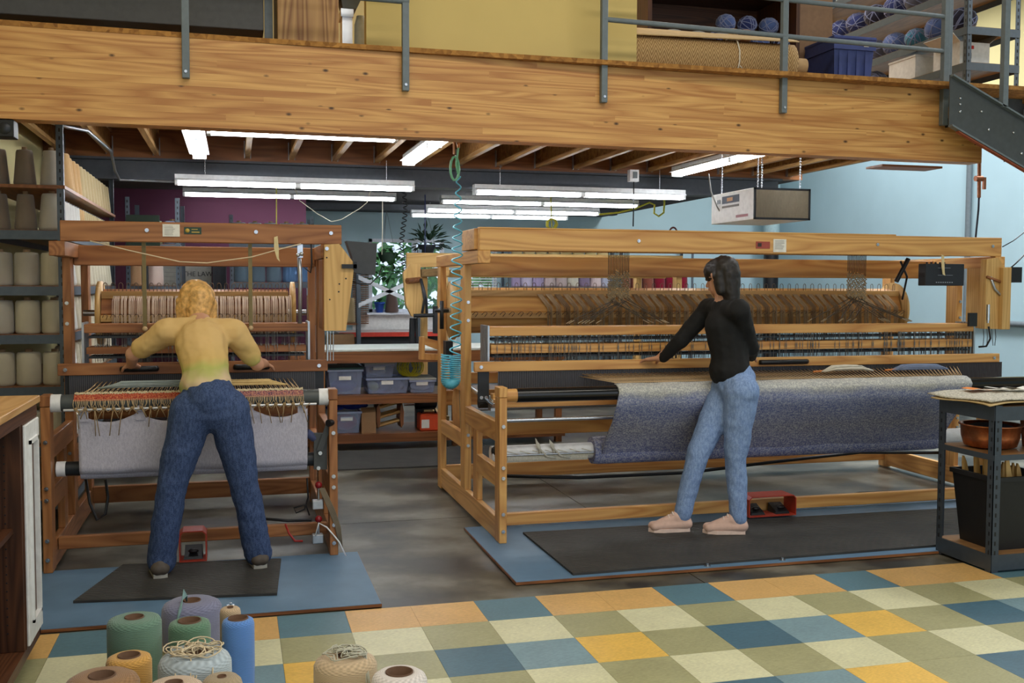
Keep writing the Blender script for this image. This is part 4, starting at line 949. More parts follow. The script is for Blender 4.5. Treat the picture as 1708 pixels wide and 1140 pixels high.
def loops(t, p, z, r, n, col, nm, seed):
    rr = random.Random(seed); m = M()
    for k in range(n):
        R_ = r*rr.uniform(.25, .55); a0 = rr.uniform(0, 6.28); cx_, cy_ = p.x+math.cos(a0)*r*.4, p.y+math.sin(a0)*r*.4; e = rr.uniform(.5, 1.); b0 = rr.uniform(0, 6.28)
        pts = []
        for q in range(13):
            a = b0+q*.42; x, y = cx_+R_*math.cos(a), cy_+R_*e*math.sin(a); d = math.hypot(x-p.x, y-p.y)
            pts.append((x, y, z+.012+.022*abs(math.sin(q*.5+k))*(1-.5*d/r)-max(0, d-r*.9)*1.6))
        if k % 3 == 0: pts += [(p.x+(pts[-1][0]-p.x)*1.0, p.y-r*1.03, z-.03), (pts[-1][0]+rr.uniform(-.02, .02), p.y-r*1.06, z-.09-rr.random()*.05)]
        m.tube(pts, .0024, 5)
    m.build(nm, plain('strand_'+col[0], col[1], .95), t)
loops(t2, p2, .333, r2, 16, ('cream', (206, 190, 160)), 'loose_strand', 1)
loops(t3, p3, .174, r3*.8, 18, ('ash', (186, 184, 168)), 'tied_bunch', 2)
m = M()
for s in range(5): m.tube([(p1.x-.02, p1.y, .20), (p1.x-.03+s*.003, p1.y-.03, .26-s*.006), (p1.x-.035, p1.y-.05, .225), (p1.x-.045+s*.002, p1.y-.10, .20), (p1.x-.055, p1.y-.125, .15)], .0028, 5)
m.build('yarn_tail', plain('tail_teal', (120, 150, 150), .95), t1)
for k, (px, py, rgb) in enumerate(((295, 1062, (210, 170, 90)),)):
    pass
# ================================================================ BENCH WITH BINS
bn = thing('storage_bench', (1.3, 5.0, 0), 'long timber workbench with white top and two storage shelves', 'workbench')
box(.0, 2.6, 4.72, 5.55, .905, .925, .002).build('worktop', plain('bench_white', (206, 212, 206), .4), bn)
box(.0, 2.6, 4.74, 5.53, .86, .905).build('top_frame', WS(0), bn); box(.0, 2.6, 4.71, 4.75, .80, .902).build('apron', WS(0), bn)
for z0, z1 in ((.42, .50), (.06, .14)):
    s = box(.0, 2.6, 4.72, 4.76, z0, z1).build('shelf_rail', WS(0), bn); box(.0, 2.6, 4.76, 5.5, z1-.02, z1-.001).build('shelf', WS(0), bn)
for x in (.02, 1.5, 2.52):
    for y in (4.765, 5.42): box(x, x+.06, y, y+.06, 0, .86).build('leg', WS(2), bn)
def bin_(x0, x1, z, h, y0, y1, label, lid=None, nm='storage_bin', fill=()):
    t = thing(nm, ((x0+x1)/2, (y0+y1)/2, z), label, 'storage bin', 'clear plastic bins on the bench shelves')
    i = .02; PL = glassy('clear_plastic', (176, 186, 214), .3, .3)
    m = M(); w = .004
    lo = [(x0+i, y0+i), (x1-i, y0+i), (x1-i, y1-i), (x0+i, y1-i)]; hi = [(x0, y0), (x1, y0), (x1, y1), (x0, y1)]
    for k in range(4):
        a, b, c, d = lo[k], lo[(k+1) % 4], hi[(k+1) % 4], hi[k]; m.add([(*a, z), (*b, z), (*c, z+h), (*d, z+h)], [(0, 1, 2, 3)])
    m.add([(*p, z+.001) for p in lo], [(0, 1, 2, 3)]); b = m.build('tub', PL, t); q = b.modifiers.new('t', 'SOLIDIFY'); q.thickness = .004; q.offset = 1
    M().box(x0-.008, x1+.008, y0-.008, y0+.004, z+h-.018, z+h).box(x0-.008, x1+.008, y1-.004, y1+.008, z+h-.018, z+h).box(x0-.008, x0+.004, y0, y1, z+h-.018, z+h).box(x1-.004, x1+.008, y0, y1, z+h-.018, z+h).build('rim', glassy('clear_rim', (176, 186, 214), .6, .25), b)
    if lid: box(x0-.01, x1+.01, y0-.01, y1+.01, z+h, z+h+.02, .004).build('lid', lid, t)
    for (fx0, fx1, fh, mt) in fill: M().ball((x0+(x1-x0)*(fx0+fx1)/2, (y0+y1)/2-.02, z+.008+fh/2), 1, 7, ((x1-x0)*(fx1-fx0)/2, (y1-y0)*.36, fh/2)).build('contents', mt, t)
    box((x0+x1)/2-.06, (x0+x1)/2+.05, y0+.002, y0+.006, z+h*.58, z+h*.58+.035).build('label_strip', PAPER(), t)
    return t
P_ = lambda px, Y=4.8: U(px, 660, Y=Y).x
DKB = plain('dark_blue_lid', (24, 62, 58), .5)
bin_(P_(548), P_(605), .505, .23, 4.80, 5.2, 'large clear bin with dark green lid on the middle bench shelf', DKB, fill=((.1, .9, .12, plain('fabric_blue', (70, 80, 150), .9)),))
bin_(P_(612), P_(682), .505, .145, 4.80, 5.2, 'wide clear bin with yellow packets on the middle bench shelf', fill=((.05, .35, .09, plain('packet_yellow', (190, 190, 90), .7)), (.35, .65, .1, WHT()), (.65, .95, .1, plain('cloth_slate', (90, 96, 120), .9))))
bin_(P_(610), P_(658), .655, .12, 4.82, 5.18, 'clear bin of spare parts stacked on the wide bin', plain('clear_lid', (170, 176, 180), .4), fill=((.2, .8, .07, plain('parts_grey', (150, 150, 150), .6)),))
bin_(P_(684), P_(726), .505, .12, 4.80, 5.15, 'small grey tub beside the wide clear bin', plain('grey_lid', (160, 160, 150), .5), fill=((.1, .9, .08, WHT()),))
m = M(); p = U(672, 618, Y=4.9)
pts = [(p.x+.03+.075*math.cos(k*.55)+.001*k, 4.97+.02*math.sin(k*.3), .735+.085*math.sin(k*.55)) for k in range(110)]
tag(m.tube(pts, .006, 6).build('coiled_cable', plain('cable_yellow', (206, 200, 40), .5), None, (p.x, 4.95, .65)), 'coil of yellow cable stacked on the middle bench shelf', 'cable')
bin_(P_(556), P_(602), .145, .20, 4.80, 5.2, 'clear bin full of blue cloth on the lowest bench shelf', fill=((.05, .95, .15, plain('cloth_red', (190, 70, 80), .9)),))
m = M(); a = P_(552)
for k in range(5): m.ball((a+.05+.055*k, 4.95+.03*(k % 2), .37+.012*(k % 3)), .06, 8, (1.5, 1, .45))
tag(m.build('cloth_pile', plain('royal_blue', (36, 58, 150), .9), None, (a, 4.95, .345)), 'heap of royal blue fabric spilling from the lower bin', 'fabric')
t = thing('cardboard_box', (P_(614), 4.9, .14), 'small brown cardboard box beside the lower clear bin', 'box')
box(P_(603), P_(627), 4.80, 5.05, .14, .33).build('carton', CARD(), t); M().hexa([(P_(603), 4.80, .33), (P_(627), 4.80, .33), (P_(627), 4.82, .334), (P_(603), 4.82, .334)], [(P_(603), 4.86, .37), (P_(627), 4.86, .37), (P_(627), 4.865, .374), (P_(603), 4.865, .374)]).build('flap', CARD(), t)
# wooden crate-like reel tipped on the shelf
t = thing('wooden_reel', (P_(655), 4.95, .14), 'tipped wooden slatted reel lying on the lowest bench shelf', 'reel')
cx = P_(652)
for s in (-1, 1):
    M().prism([(cx+s*.13-.02*s+math.cos(a*math.pi/3+.3)*.02, .29+math.sin(a*math.pi/3+.3)*.12) for a in range(6)], 4.84, 5.08).build('reel_end', WS(2), t)
for k in range(6):
    a = k*math.pi/3; M().cyl((cx-.12, 4.96+.09*math.cos(a), .27+.1*math.sin(a)), (cx+.12, 4.96+.09*math.cos(a), .33+.1*math.sin(a)), .014, n=8).build('reel_slat', WC(0), t)
t = thing('tool_case', (P_(715), 4.9, .14), 'orange power tool case with white label on the lowest bench shelf', 'tool case')
oc = box(P_(701), P_(740), 4.80, 5.0, .14, .30, .012).build('case', plain('case_orange', (206, 74, 36), .45), t); box(P_(703), P_(716), 4.796, 4.80, .17, .25).build('sticker', PAPER(), oc)
M().tube([(P_(706), 4.9, .30), (P_(708), 4.9, .34), (P_(728), 4.9, .34), (P_(730), 4.9, .30)], .01, 6).build('handle', BLK(), t)
t = thing('drill_motor', (P_(715), 5.1, .3), 'dark electric motor with steel shaft behind the orange case', 'motor')
M().lathe([(.02, 0), (.06, .01), (.06, .2), (.03, .22)], (P_(700), 5.1, .37), 16, True, 0).build('motor_body', DKM(), t); M().cyl((P_(700)-.1, 5.1, .37), (P_(700), 5.1, .37), .018).build('shaft', STEEL(), t)
box(P_(702), P_(715), 5.05, 5.15, .141, .32).build('motor_foot', DKM(), t)
# red edged counter under the window
t = thing('window_counter', (1.9, 10.3, 0), 'dark counter with a red front edge beneath the window', 'counter')
box(.95, 2.5, 10.0, 10.9, .80, .84).build('counter_top', plain('counter_pink', (210, 190, 184), .5), t); box(.95, 2.5, 9.97, 10.0, .78, .842).build('red_edge', plain('edge_red', (200, 60, 44), .5), t); box(1.0, 2.45, 10.05, 10.85, 0, .80).build('cabinet', plain('counter_dark', (40, 42, 46), .6), t)
M().ball((1.7, 9.93, .6), .1, 6).build('hanging_bag', plain('bag_dark', (60, 54, 50), .9), t) if False else None
# shelf post with white cross brace in front of the window
rk = thing('window_rack', (1.1, 9.2, 0), 'steel rack with white cross braces standing before the window', 'shelving')
wx = U(598, 500, Y=9.2).x; wx2 = U(700, 500, Y=9.2).x
for x in (wx, wx2): M().box(x-.03, x+.03, 9.2, 9.205, 0, 2.0).box(x-.03, x-.025, 9.2, 9.26, 0, 2.0).build('upright', RACK(), rk)
for z0, z1 in ((1.62, 1.24), (1.24, 1.62)): M().hexa([(wx, 9.19, z0-.03), (wx2, 9.19, z1-.03), (wx2, 9.196, z1-.03), (wx, 9.196, z0-.03)], [(wx, 9.19, z0+.03), (wx2, 9.19, z1+.03), (wx2, 9.196, z1+.03), (wx, 9.196, z0+.03)]).build('cross_brace', plain('brace_white', (206, 210, 216), .4), rk)
box(wx-.9, wx, 9.2, 9.7, .98, 1.0).build('shelf', WS(0), rk); box(wx-.9, wx, 9.2, 9.7, .55, .57).build('shelf', WS(0), rk)
for k in range(3): cone('fat', 'sand', (170, 148, 108), (wx-.15-.26*k, 9.38, 1.001), f'sand yarn cone, {ORD[k]} from the right on the window rack', 'cones on the window rack', 1.6)
t = thing('paper_bin', (wx-.2, 9.4, .571), 'tan carton on the low shelf of the window rack', 'box'); box(wx-.4, wx-.05, 9.25, 9.6, .571, .85).build('carton', CARD(), t)
# slatted blind left of the window and white blind
def blind(x0, x1, y, z0, z1, n, mt, label):
    t = thing('slatted_blind', ((x0+x1)/2, y, z0), label, 'blind')
    for k in range(n):
        z = z0+(z1-z0)*k/n; M().hexa([(x0, y-.02, z), (x1, y-.02, z), (x1, y+.01, z+.012), (x0, y+.01, z+.012)], [(x0, y-.02, z+.006), (x1, y-.02, z+.006), (x1, y+.01, z+.018), (x0, y+.01, z+.018)]).build('slat', mt, t)
    for x in (x0+.04, x1-.04): M().cyl((x, y-.005, z0), (x, y-.005, z1+.02), .003, n=5).build('cord', plain('blind_cord', (120, 90, 70), .8), t)
blind(1.24, 1.48, 10.9, .93, 1.75, 26, plain('blind_brown', (150, 110, 86), .6), 'brown slatted blind hanging left of the window')
blind(2.98, 3.48, 10.9, 1.15, 2.15, 24, plain('blind_white', (220, 222, 218), .6), 'white slatted blind over the second window')
# plants
LEAF = plain('leaf_green', (46, 82, 44), .5, var=.4, nscale=9); LEAF2 = plain('leaf_dark', (30, 56, 36), .5, var=.3, nscale=9)
def leaf(m, p, d, up, L, w):
    d = d.normalized(); s = d.cross(up).normalized()*w; n = s.cross(d).normalized()*L*.12
    m.add([p, p+d*L*.5+s+n, p+d*L, p+d*L*.5-s+n], [(0, 1, 2), (0, 2, 3)])
def plant(px, py, Y, label, kind, seed):
    rr = random.Random(seed); c = U(px, py, Y=Y); t = thing('hanging_plant', tuple(c), label, 'plant', 'plants hanging by the window')
    M().lathe([(.09, -.1), (.13, 0), (.135, .03), (.12, .03), (.1, -.06)], tuple(c), 18).build('pot', DKM() if kind else plain('pot_green', (40, 60, 46), .5), t)
    hg = M()
    for k in range(3): a = k*2.1; hg.cyl((c.x+.12*math.cos(a), c.y+.12*math.sin(a), c.z+.03), (c.x, c.y, 2.6 if Y > 5 else 2.6), .003, n=4)
    hg.build('hanger_cord', plain('hanger_grey', (110, 112, 116), .7), t)
    for k in range(70 if kind else 60):
        m = M()
        if kind:
            a = rr.uniform(0, 6.28); e = rr.uniform(-.2, 1.2); d = Vector((math.cos(a)*math.cos(e), math.sin(a)*math.cos(e), math.sin(e))); p = c+d*rr.uniform(.06, .25)+Vector((0, 0, .02))
            leaf(m, p, d+Vector((rr.uniform(-.4, .4), rr.uniform(-.4, .4), -.3)), Vector((0, 0, 1)), .16, .035)
        else:
            a = rr.choice([0.1, 3.0, 1.5, 4.7])+rr.uniform(-.4, .4); q = rr.random(); r_ = .12+.1*min(1, q*3); p = c+Vector((math.cos(a)*r_, math.sin(a)*r_, .08-q*.42))
            leaf(m, p, Vector((rr.uniform(-1, 1), rr.uniform(-1, .2), rr.uniform(-1, .3))), Vector((0, 0, 1)), .12, .045)
        m.build('leaf', LEAF2 if kind else LEAF, t)
plant(645, 425, 10.2, 'trailing green pothos hanging at the left of the window', 0, 3)
plant(712, 412, 10.2, 'dark spiky leaved plant hanging at the right of the window', 1, 4)
c = U(633, 519, Y=10.92); t = thing('blue_pot', (c.x, 10.92, WZ0), 'small blue flower pot on the window sill', 'flower pot')
M().lathe([(.05, 0), (.075, .13), (.085, .13), (.085, .16), (.07, .16), (.06, .1)], (c.x, 10.92, WZ0), 18).build('pot', plain('pot_blue', (40, 80, 170), .3), t)
for k in range(10):
    m = M(); leaf(m, Vector((c.x, 10.92, WZ0+.15)), Vector((math.cos(k*.7), math.sin(k*.7), 1.1)), Vector((0, 0, 1)), .1, .02); m.build('leaf', LEAF, t)
c = U(653, 519, Y=10.92); cone('big', 'umber', (104, 84, 78), (c.x, 10.90, WZ0+.001), 'dark umber yarn cone standing on the window sill', None or 'cones on the sill', 1.25)
# greenery outside the window
rr = random.Random(11); m = M()
for k in range(9000):
    p = Vector((rr.uniform(-2, 9), rr.uniform(15, 19), 0)); p.z = rr.uniform(.2, 4.2); 
    if rr.random() < .45 and p.z > 1.9: continue
    leaf(m, p, Vector((rr.uniform(-1, 1), rr.uniform(-1, 1), rr.uniform(-1, 1))), Vector((0, .3, 1)), .26, .07)
o = stuff(m.build('garden_foliage', plain('garden_green', (112, 170, 84), .6, var=.4, nscale=3), None, (3.5, 17, 0))); tag(o, 'sunlit green shrubs outside the window', 'shrubs')
o = box(-12, 22, YB+.2, 40, -.3, -.1).build('garden_lawn', plain('lawn', (110, 130, 80), .9), None, (5, 20, -.3)); tag(o, 'green lawn outside the window', 'lawn'); o['kind'] = 'structure'
# ================================================================ LOFT STORE
LZ = 2.901
def Lx(px, Y): return U(px, 60, Y=Y).x
t = thing('grey_desk', (-1.1, 2.2, LZ), 'dark grey metal desk standing behind the railing on the loft', 'desk')
box(-2.0, Lx(440, 2.0), 2.0, 2.7, 3.10, 3.62, .004).build('desk_body', plain('desk_grey', (88, 88, 88), .6), t)
box(-2.0, Lx(456, 2.0), 1.98, 2.72, 3.62, 3.65).build('desk_top', DKM(), t)
for x in (-1.95, Lx(447, 2.0)-.02): box(x, x+.05, 2.0, 2.05, LZ, 3.62).build('desk_leg', GREY(), t)
for x0, x1, z in ((-1.3, -1.0, 2.96), (-.75, -.55, 2.95)):
    q = thing('paper_stack', ((x0+x1)/2, 2.2, LZ), 'bundle of papers under the grey loft desk at x%+.1f' % x0 if False else ('wide bundle of papers under the grey loft desk' if x0 < -1 else 'narrow bundle of papers under the grey loft desk'), 'papers')
    for k in range(4): box(x0+.01*k, x1-.008*k, 2.1, 2.4, LZ+.02*k, LZ+.02*k+.019).build('sheet_pile', PAPER() if k % 2 else CARD(), q)
t = thing('oak_cabinet', (.0, 2.0, LZ), 'light oak veneered cabinet end on the loft', 'cabinet')
OAK = wood('pale_oak', 2, (206, 164, 104), (138, 92, 50), ring=16., across=6., along=.35)
box(Lx(463, 1.9), Lx(565, 1.9), 1.9, 2.5, LZ, 4.1, .003).build('side_panel', OAK, t); box(Lx(463, 1.9)-.01, Lx(566, 1.9)+.01, 1.88, 2.52, 4.1, 4.13).build('cabinet_top', WS(0), t)
t = thing('tool_chest', (.25, 2.1, LZ), 'diamond plate metal tool box beside the oak cabinet', 'tool box')
DP = plain('diamond_plate', (196, 198, 204), .25, .9)
tc_ = box(Lx(571, 2.0), Lx(588, 2.0), 2.0, 2.15, LZ, 3.22).build('chest_body', DP, t); box(Lx(569, 1.99), Lx(590, 1.99), 1.99, 2.16, 3.22, 3.27).build('chest_lid', STEEL(), t)
m = M()
for k in range(9):
    for q in range(2): m.hexa([(Lx(573, 2.0)+q*.03, 1.998, LZ+.03*k), (Lx(573, 2.0)+q*.03+.02, 1.998, LZ+.03*k+.018), (Lx(573, 2.0)+q*.03+.02, 2.0, LZ+.03*k+.018), (Lx(573, 2.0)+q*.03, 2.0, LZ+.03*k)], [(Lx(573, 2.0)+q*.03, 1.998, LZ+.03*k+.004), (Lx(573, 2.0)+q*.03+.02, 1.998, LZ+.03*k+.022), (Lx(573, 2.0)+q*.03+.02, 2.0, LZ+.03*k+.022), (Lx(573, 2.0)+q*.03, 2.0, LZ+.03*k+.004)])
m.build('tread_pattern', STEEL(), tc_)
t = thing('grey_tray', (.28, 2.05, 3.27), 'grey plastic tray resting on the tool box', 'tray')
M().hexa([(Lx(572, 1.98), 1.98, 3.272), (Lx(595, 1.98), 1.98, 3.272), (Lx(595, 1.98), 2.14, 3.272), (Lx(572, 1.98), 2.14, 3.272)], [(Lx(567, 1.98), 1.96, 3.36), (Lx(606, 1.98), 1.96, 3.36), (Lx(606, 1.98), 2.16, 3.36), (Lx(567, 1.98), 2.16, 3.36)]).build('tray_body', plain('tray_grey', (96, 104, 108), .5), t); box(Lx(566, 1.95), Lx(607, 1.95), 1.955, 2.165, 3.36, 3.375).build('tray_rim', WHT(), t)
t = thing('pale_sack', (.34, 2.17, LZ), 'pale translucent sack leaning on the mustard wall', 'sack')
M().lathe([(.035, 0), (.042, .1), (.04, .3), (.025, .36)], (Lx(602, 2.1), 2.12, LZ), 14).build('bag', plain('sack_grey', (170, 174, 160), .5), t)
# carpet roll and store rack behind it
t = thing('carpet_roll', (2.95, 1.85, LZ), 'rolled tan herringbone rug tied with string on the loft edge', 'rug roll')
def herring():
    n = NT('herringbone_rug'); tc = n.n('ShaderNodeTexCoord'); sp = n.n('ShaderNodeSeparateXYZ'); n.l(tc.outputs['Object'], sp.inputs[0])
    a = n.math('ARCTAN2', sp.outputs[1], sp.outputs[2]); zz = n.math('PINGPONG', n.math('MULTIPLY', sp.outputs[0], 1.), .03)
    s_ = n.math('SINE', n.math('ADD', n.math('MULTIPLY', a, 60.), n.math('MULTIPLY', zz, 420.)))
    n.l(n.ramp(n.math('ADD', n.math('MULTIPLY', s_, .5), .5), [(.2, lin((150, 116, 72))), (.8, lin((196, 162, 112)))]), n.b.inputs['Base Color']); n.b.inputs['Roughness'].default_value = .95; n.bump(s_, .3, .004); return n.m
HB = herring(); ra = .15; yc, zc = 1.84, LZ+.155
xa, xb = 2.02, Lx(1326, 1.75)
m = M(); pts = []
def spiral(u, v):
    a = v*2*math.pi*2.2; r = ra-.012*v*2.2
    return (xa+(xb-xa)*u, yc-r*math.sin(a+.6), zc+r*math.cos(a+.6))
m.grid(spiral, 24, 60)
o = thing; ro = m.build('rug', HB, t); q = ro.modifiers.new('t', 'SOLIDIFY'); q.thickness = .008
fl_ = M().grid(lambda u, v: (xa+(xb-xa)*u, yc-.02-.13*v+.0*u, zc+ra+.012+.02*(1-v)-.055*v*(1-.5*u)), 20, 8).build('rug_flap', plain('rug_edge', (202, 172, 126), .95), t); q = fl_.modifiers.new('t', 'SOLIDIFY'); q.thickness = .008
M().cyl((xa, yc, zc), (xb+.13, yc, zc), .055, n=20).build('core_tube', plain('rug_core', (190, 156, 112), .85), t)
xs_ = Lx(1232, 1.7); M().tube([(xs_, yc+ra*math.sin(k*.45)*1.08, zc+.005+ra*math.cos(k*.45)*1.08) for k in range(15)], .005, 5).tube([(xs_, yc-ra*1.1, zc-.06), (xs_+.03, yc-ra*1.1, zc-.09), (xs_-.03, yc-ra*1.1, zc-.10)], .005, 5).build('string', plain('string_white', (224, 216, 196), .9), t)
m = M()
for k in range(7): m.ball((xa+.35+.09*k, 1.93, zc+ra+.035+.012*(k % 2)), .05, 6, (1.4, .8, .4))
tag(m.build('plastic_wrap', glassy('crumpled_film', (210, 210, 206), .5, .15), None, (xa+.3, 1.87, zc+ra)), 'crumpled clear plastic film on top of the rug roll', 'plastic film')
t = thing('store_shelf', (3.0, 2.5, LZ), 'dark wooden shelf bay with yarn balls behind the rug roll', 'shelving')
sx0, sx1 = 2.36, Lx(1328, 2.2)
box(sx0, sx1, 2.75, 2.77, LZ, 4.4).build('back_panel', WD(0), t)
for x in (sx0, sx1-.03): box(x, x+.03, 2.15, 2.75, LZ, 4.4).build('upright', WD(2), t)
for z in (3.25, 3.7): box(sx0+.03, sx1-.03, 2.15, 2.75, z-.025, z).build('shelf', WD(0), t)
NAVY = [yarn('navy_ball', (48, 58, 110), 60., .5), yarn('denim_ball', (86, 106, 160), 60., .5), yarn('grey_ball', (96, 100, 118), 60., .5), yarn('teal_ball', (70, 130, 160), 60., .5), yarn('black_ball', (40, 40, 60), 60., .5)]
BALL = {}
def yball(loc, r, k, label, group):
    key = (k, round(r, 3))
    if key in BALL: return dup(BALL[key], loc, label, group, random.random()*6)
    t = thing('yarn_ball', loc, label, 'yarn ball', group)
    M().ball((loc[0], loc[1], loc[2]+r*.9), r, 10, (1, 1, .9)).build('wound_yarn', NAVY[k], t)
    m = M(); rr = random.Random(k+9)
    for s in range(10):
        ax = Vector((rr.uniform(-1, 1), rr.uniform(-1, 1), rr.uniform(-1, 1))).normalized(); u = ax.orthogonal().normalized(); v = ax.cross(u)
        m.tube([Vector((loc[0], loc[1], loc[2]+r*.9))+Vector(((u*math.cos(q*.52)+v*math.sin(q*.52)).x*r*1.015, (u*math.cos(q*.52)+v*math.sin(q*.52)).y*r*1.015, (u*math.cos(q*.52)+v*math.sin(q*.52)).z*r*.915)) for q in range(12)], .0035, 4, True)
    m.build('strand', plain('ball_strand', (132, 140, 176), .95), t)
    BALL[key] = t; return t
for k, px in enumerate((1195, 1231, 1267, 1303)):
    yball((Lx(px, 2.3), 2.3, 3.251), .072, (0, 0, 1, 4)[k], f'blue yarn ball, {ORD[k]} from the left in the dark shelf bay', 'balls in the dark shelf bay')
for k, px in enumerate((1213, 1249, 1285)):
    yball((Lx(px, 2.3), 2.33, 3.384), .072, (1, 0, 1)[k], f'blue yarn ball, {ORD[k]} from the left in the upper row of the dark bay', 'balls in the dark shelf bay')
for k, (px, c) in enumerate(((1218, (196, 160, 116)), (1240, (150, 96, 50)))):
    t = thing('twine_roll', (Lx(px, 1.95), 1.95, zc+ra+.02), ('pale twine roll on the rug roll' if k == 0 else 'brown twine roll on the rug roll'), 'twine')
    M().lathe([(.02, 0), (.05, .005), (.055, .04), (.05, .075), (.02, .08)], (Lx(px, 1.95), 1.95, zc+ra+.02), 16).build('twine', yarn('twine%d' % k, c), t)
t = thing('cardboard_sheet', (3.7, 2.1, LZ), 'tall brown cardboard panel standing beside the blue tote', 'cardboard')
M().hexa([(Lx(1333, 2.26), 2.26, LZ), (Lx(1389, 2.26), 2.26, LZ), (Lx(1389, 2.26), 2.29, LZ), (Lx(1333, 2.26), 2.29, LZ)], [(Lx(1333, 2.26), 2.28, 4.3), (Lx(1389, 2.26), 2.28, 4.3), (Lx(1389, 2.26), 2.31, 4.3), (Lx(1333, 2.26), 2.31, 4.3)]).build('panel', plain('kraft_panel', (136, 104, 76), .8), t)
t = thing('blue_tote', (4.0, 2.0, LZ), 'navy blue plastic storage tote near the top of the stair', 'storage tote')
TB = plain('tote_blue', (58, 70, 124), .4); ta, tb2 = Lx(1391, 1.85), Lx(1461, 1.85)
M().hexa([(ta+.03, 1.88, LZ), (tb2-.03, 1.88, LZ), (tb2-.03, 2.2, LZ), (ta+.03, 2.2, LZ)], [(ta+.01, 1.86, 3.20), (tb2-.01, 1.86, 3.20), (tb2-.01, 2.22, 3.20), (ta+.01, 2.22, 3.20)]).build('tub', TB, t)
M().box(ta, tb2, 1.845, 2.235, 3.20, 3.27).build('rim', TB, t); box(ta-.005, tb2+.005, 1.84, 2.24, 3.27, 3.295, .006).build('lid', TB, t)
for k in range(4): box(ta+.05+k*.07, ta+.075+k*.07, 1.858, 1.88, LZ+.02, 3.20).build('rib', TB, t)
box(tb2-.1, tb2-.06, 1.842, 1.845, 3.225, 3.25).build('sticker', PAPER(), t)
# loft rack on the right
rack('loft_rack', 4.72, 5.18, 1.80, 4.3, [2.98, 3.16, 3.42, 3.72, 4.05], 'grey slotted steel rack of blue yarn balls at the right end of the loft', top=4.4, shelf_mat=wood('shelf_fibre', 1, (150, 118, 80), (116, 88, 56)), base=LZ)
for o in bpy.data.objects:
    pass
def lrack_fix():
    r_ = [o for o in bpy.data.objects if o.name.startswith('loft_rack')][0]
    return r_
lrk = lrack_fix()
rr = random.Random(21); n = 0
for z, ks in ((3.421, (2, 2, 0, 2, 1, 3, 1, 4)), (3.721, (4, 0, 0, 4, 0, 2, 0, 0)), (3.161, (2, 2, 4, 2))):
    for k, kk in enumerate(ks):
        yball((4.84, 3.9-.27*k, z), .105 if kk != 3 else .09, kk, f'yarn ball, {ORD[k]} from the far end on the {"middle" if z < 3.5 else "upper"} shelf of the loft rack' if z > 3.2 else f'grey yarn ball, {ORD[k]} from the far end on the low shelf of the loft rack', 'balls on the loft rack')
t = thing('open_carton', (4.9, 2.05, 3.161), 'white open carton with red label on the loft rack', 'box')
wc = plain('carton_white', (206, 206, 204), .7)
M().box(4.74, 5.0, 1.90, 2.2, 3.162, 3.33).build('carton', wc, t)
M().hexa([(4.74, 1.9, 3.33), (4.74, 2.2, 3.33), (4.744, 2.2, 3.33), (4.744, 1.9, 3.33)], [(4.66, 1.88, 3.38), (4.66, 2.22, 3.38), (4.664, 2.22, 3.384), (4.664, 1.88, 3.384)]).build('flap', wc, t)
M().hexa([(5.0, 1.9, 3.33), (5.0, 2.2, 3.33), (5.004, 2.2, 3.33), (5.004, 1.9, 3.33)], [(5.08, 1.88, 3.40), (5.08, 2.22, 3.40), (5.084, 2.22, 3.404), (5.084, 1.88, 3.404)]).build('flap', wc, t)
box(4.77, 4.86, 1.897, 1.90, 3.28, 3.305).build('red_label', plain('label_red', (170, 40, 30), .6), t); box(4.79, 4.84, 1.897, 1.90, 3.21, 3.25).build('barcode', plain('ink_dark', (50, 50, 54), .7), t)
t = thing('white_box', (4.85, 2.6, 3.161), 'plain white lidded box beside the open carton on the loft rack', 'box'); box(4.74, 5.0, 2.42, 2.76, 3.162, 3.33).build('carton', wc, t); box(4.735, 5.005, 2.415, 2.765, 3.33, 3.345).build('lid', wc, t)
t = thing('binder_pile', (4.9, 2.4, 2.981), 'loose pile of papers and binders on the bottom of the loft rack', 'papers')
for k in range(6): box(4.74-.02*(k % 2), 5.02-.015*k, 2.05+.03*k, 2.7-.02*k, 2.982+.018*k, 2.982+.018*k+.015).build('paper_pad', PAPER() if k % 2 == 0 else plain('binder_blue', (70, 84, 120), .6), t)
t = thing('yellow_rope', (4.8, 3.75, 2.981), 'coil of yellow green rope behind the blue tote', 'rope')
M().tube([(4.80+.07*math.cos(k*.6), 3.75+.07*math.sin(k*.6), 2.99+.0022*k) for k in range(60)], .009, 6).build('coil', plain('rope_yellow', (170, 164, 60), .9), t)
# ================================================================ LEFT CABINET
t = thing('side_cabinet', (-1.55, -1.2, 0), 'dark oak open cabinet with white framed panel at the left edge', 'cabinet')
cx1 = -1.25; cy0, cy1 = -2.6, -.26; ctop = 1.035
cb = box(-1.95, cx1+.015, cy0-.01, cy1+.012, ctop, ctop+.028, .003).build('top', wood('pale_top', 1, (206, 166, 112), (176, 132, 80)), t)
box(-1.93, cx1, cy1-.02, cy1, .09, ctop, .002).build('end_panel', WD(2), t); box(-1.93, -1.91, cy0, cy1, .09, ctop).build('back_panel', WD(2), t); box(-1.93, cx1, cy0, cy0+.02, .09, ctop).build('end_panel', WD(2), t)
box(-1.93, cx1, -.585, -.565, .13, ctop-.04, .002).build('divider', WD(2), t); box(-1.93, cx1, cy0, cy1, .09, .13).build('bottom', WD(1), t)
box(cx1-.02, cx1+.003, cy0, cy1, ctop-.05, ctop).build('top_rail', WD(1), t)
for z in (.37, .60): 
    if z > .5: box(-1.91, cx1-.03, cy0+.02, -.585, z-.02, z).build('shelf', WD(1), t)
m = M()
for k in range(24): m.box(cx1-.06, cx1-.054, -.5855, -.5848, .2+.032*k, .206+.032*k)
stuff(m.build('peg_holes', BLK(), t))
fr = box(cx1-.01, cx1+.004, -.565, -.28, .13, ctop-.05).build('framed_panel', WD(2), t)
WF = plain('white_moulding', (220, 220, 218), .45)
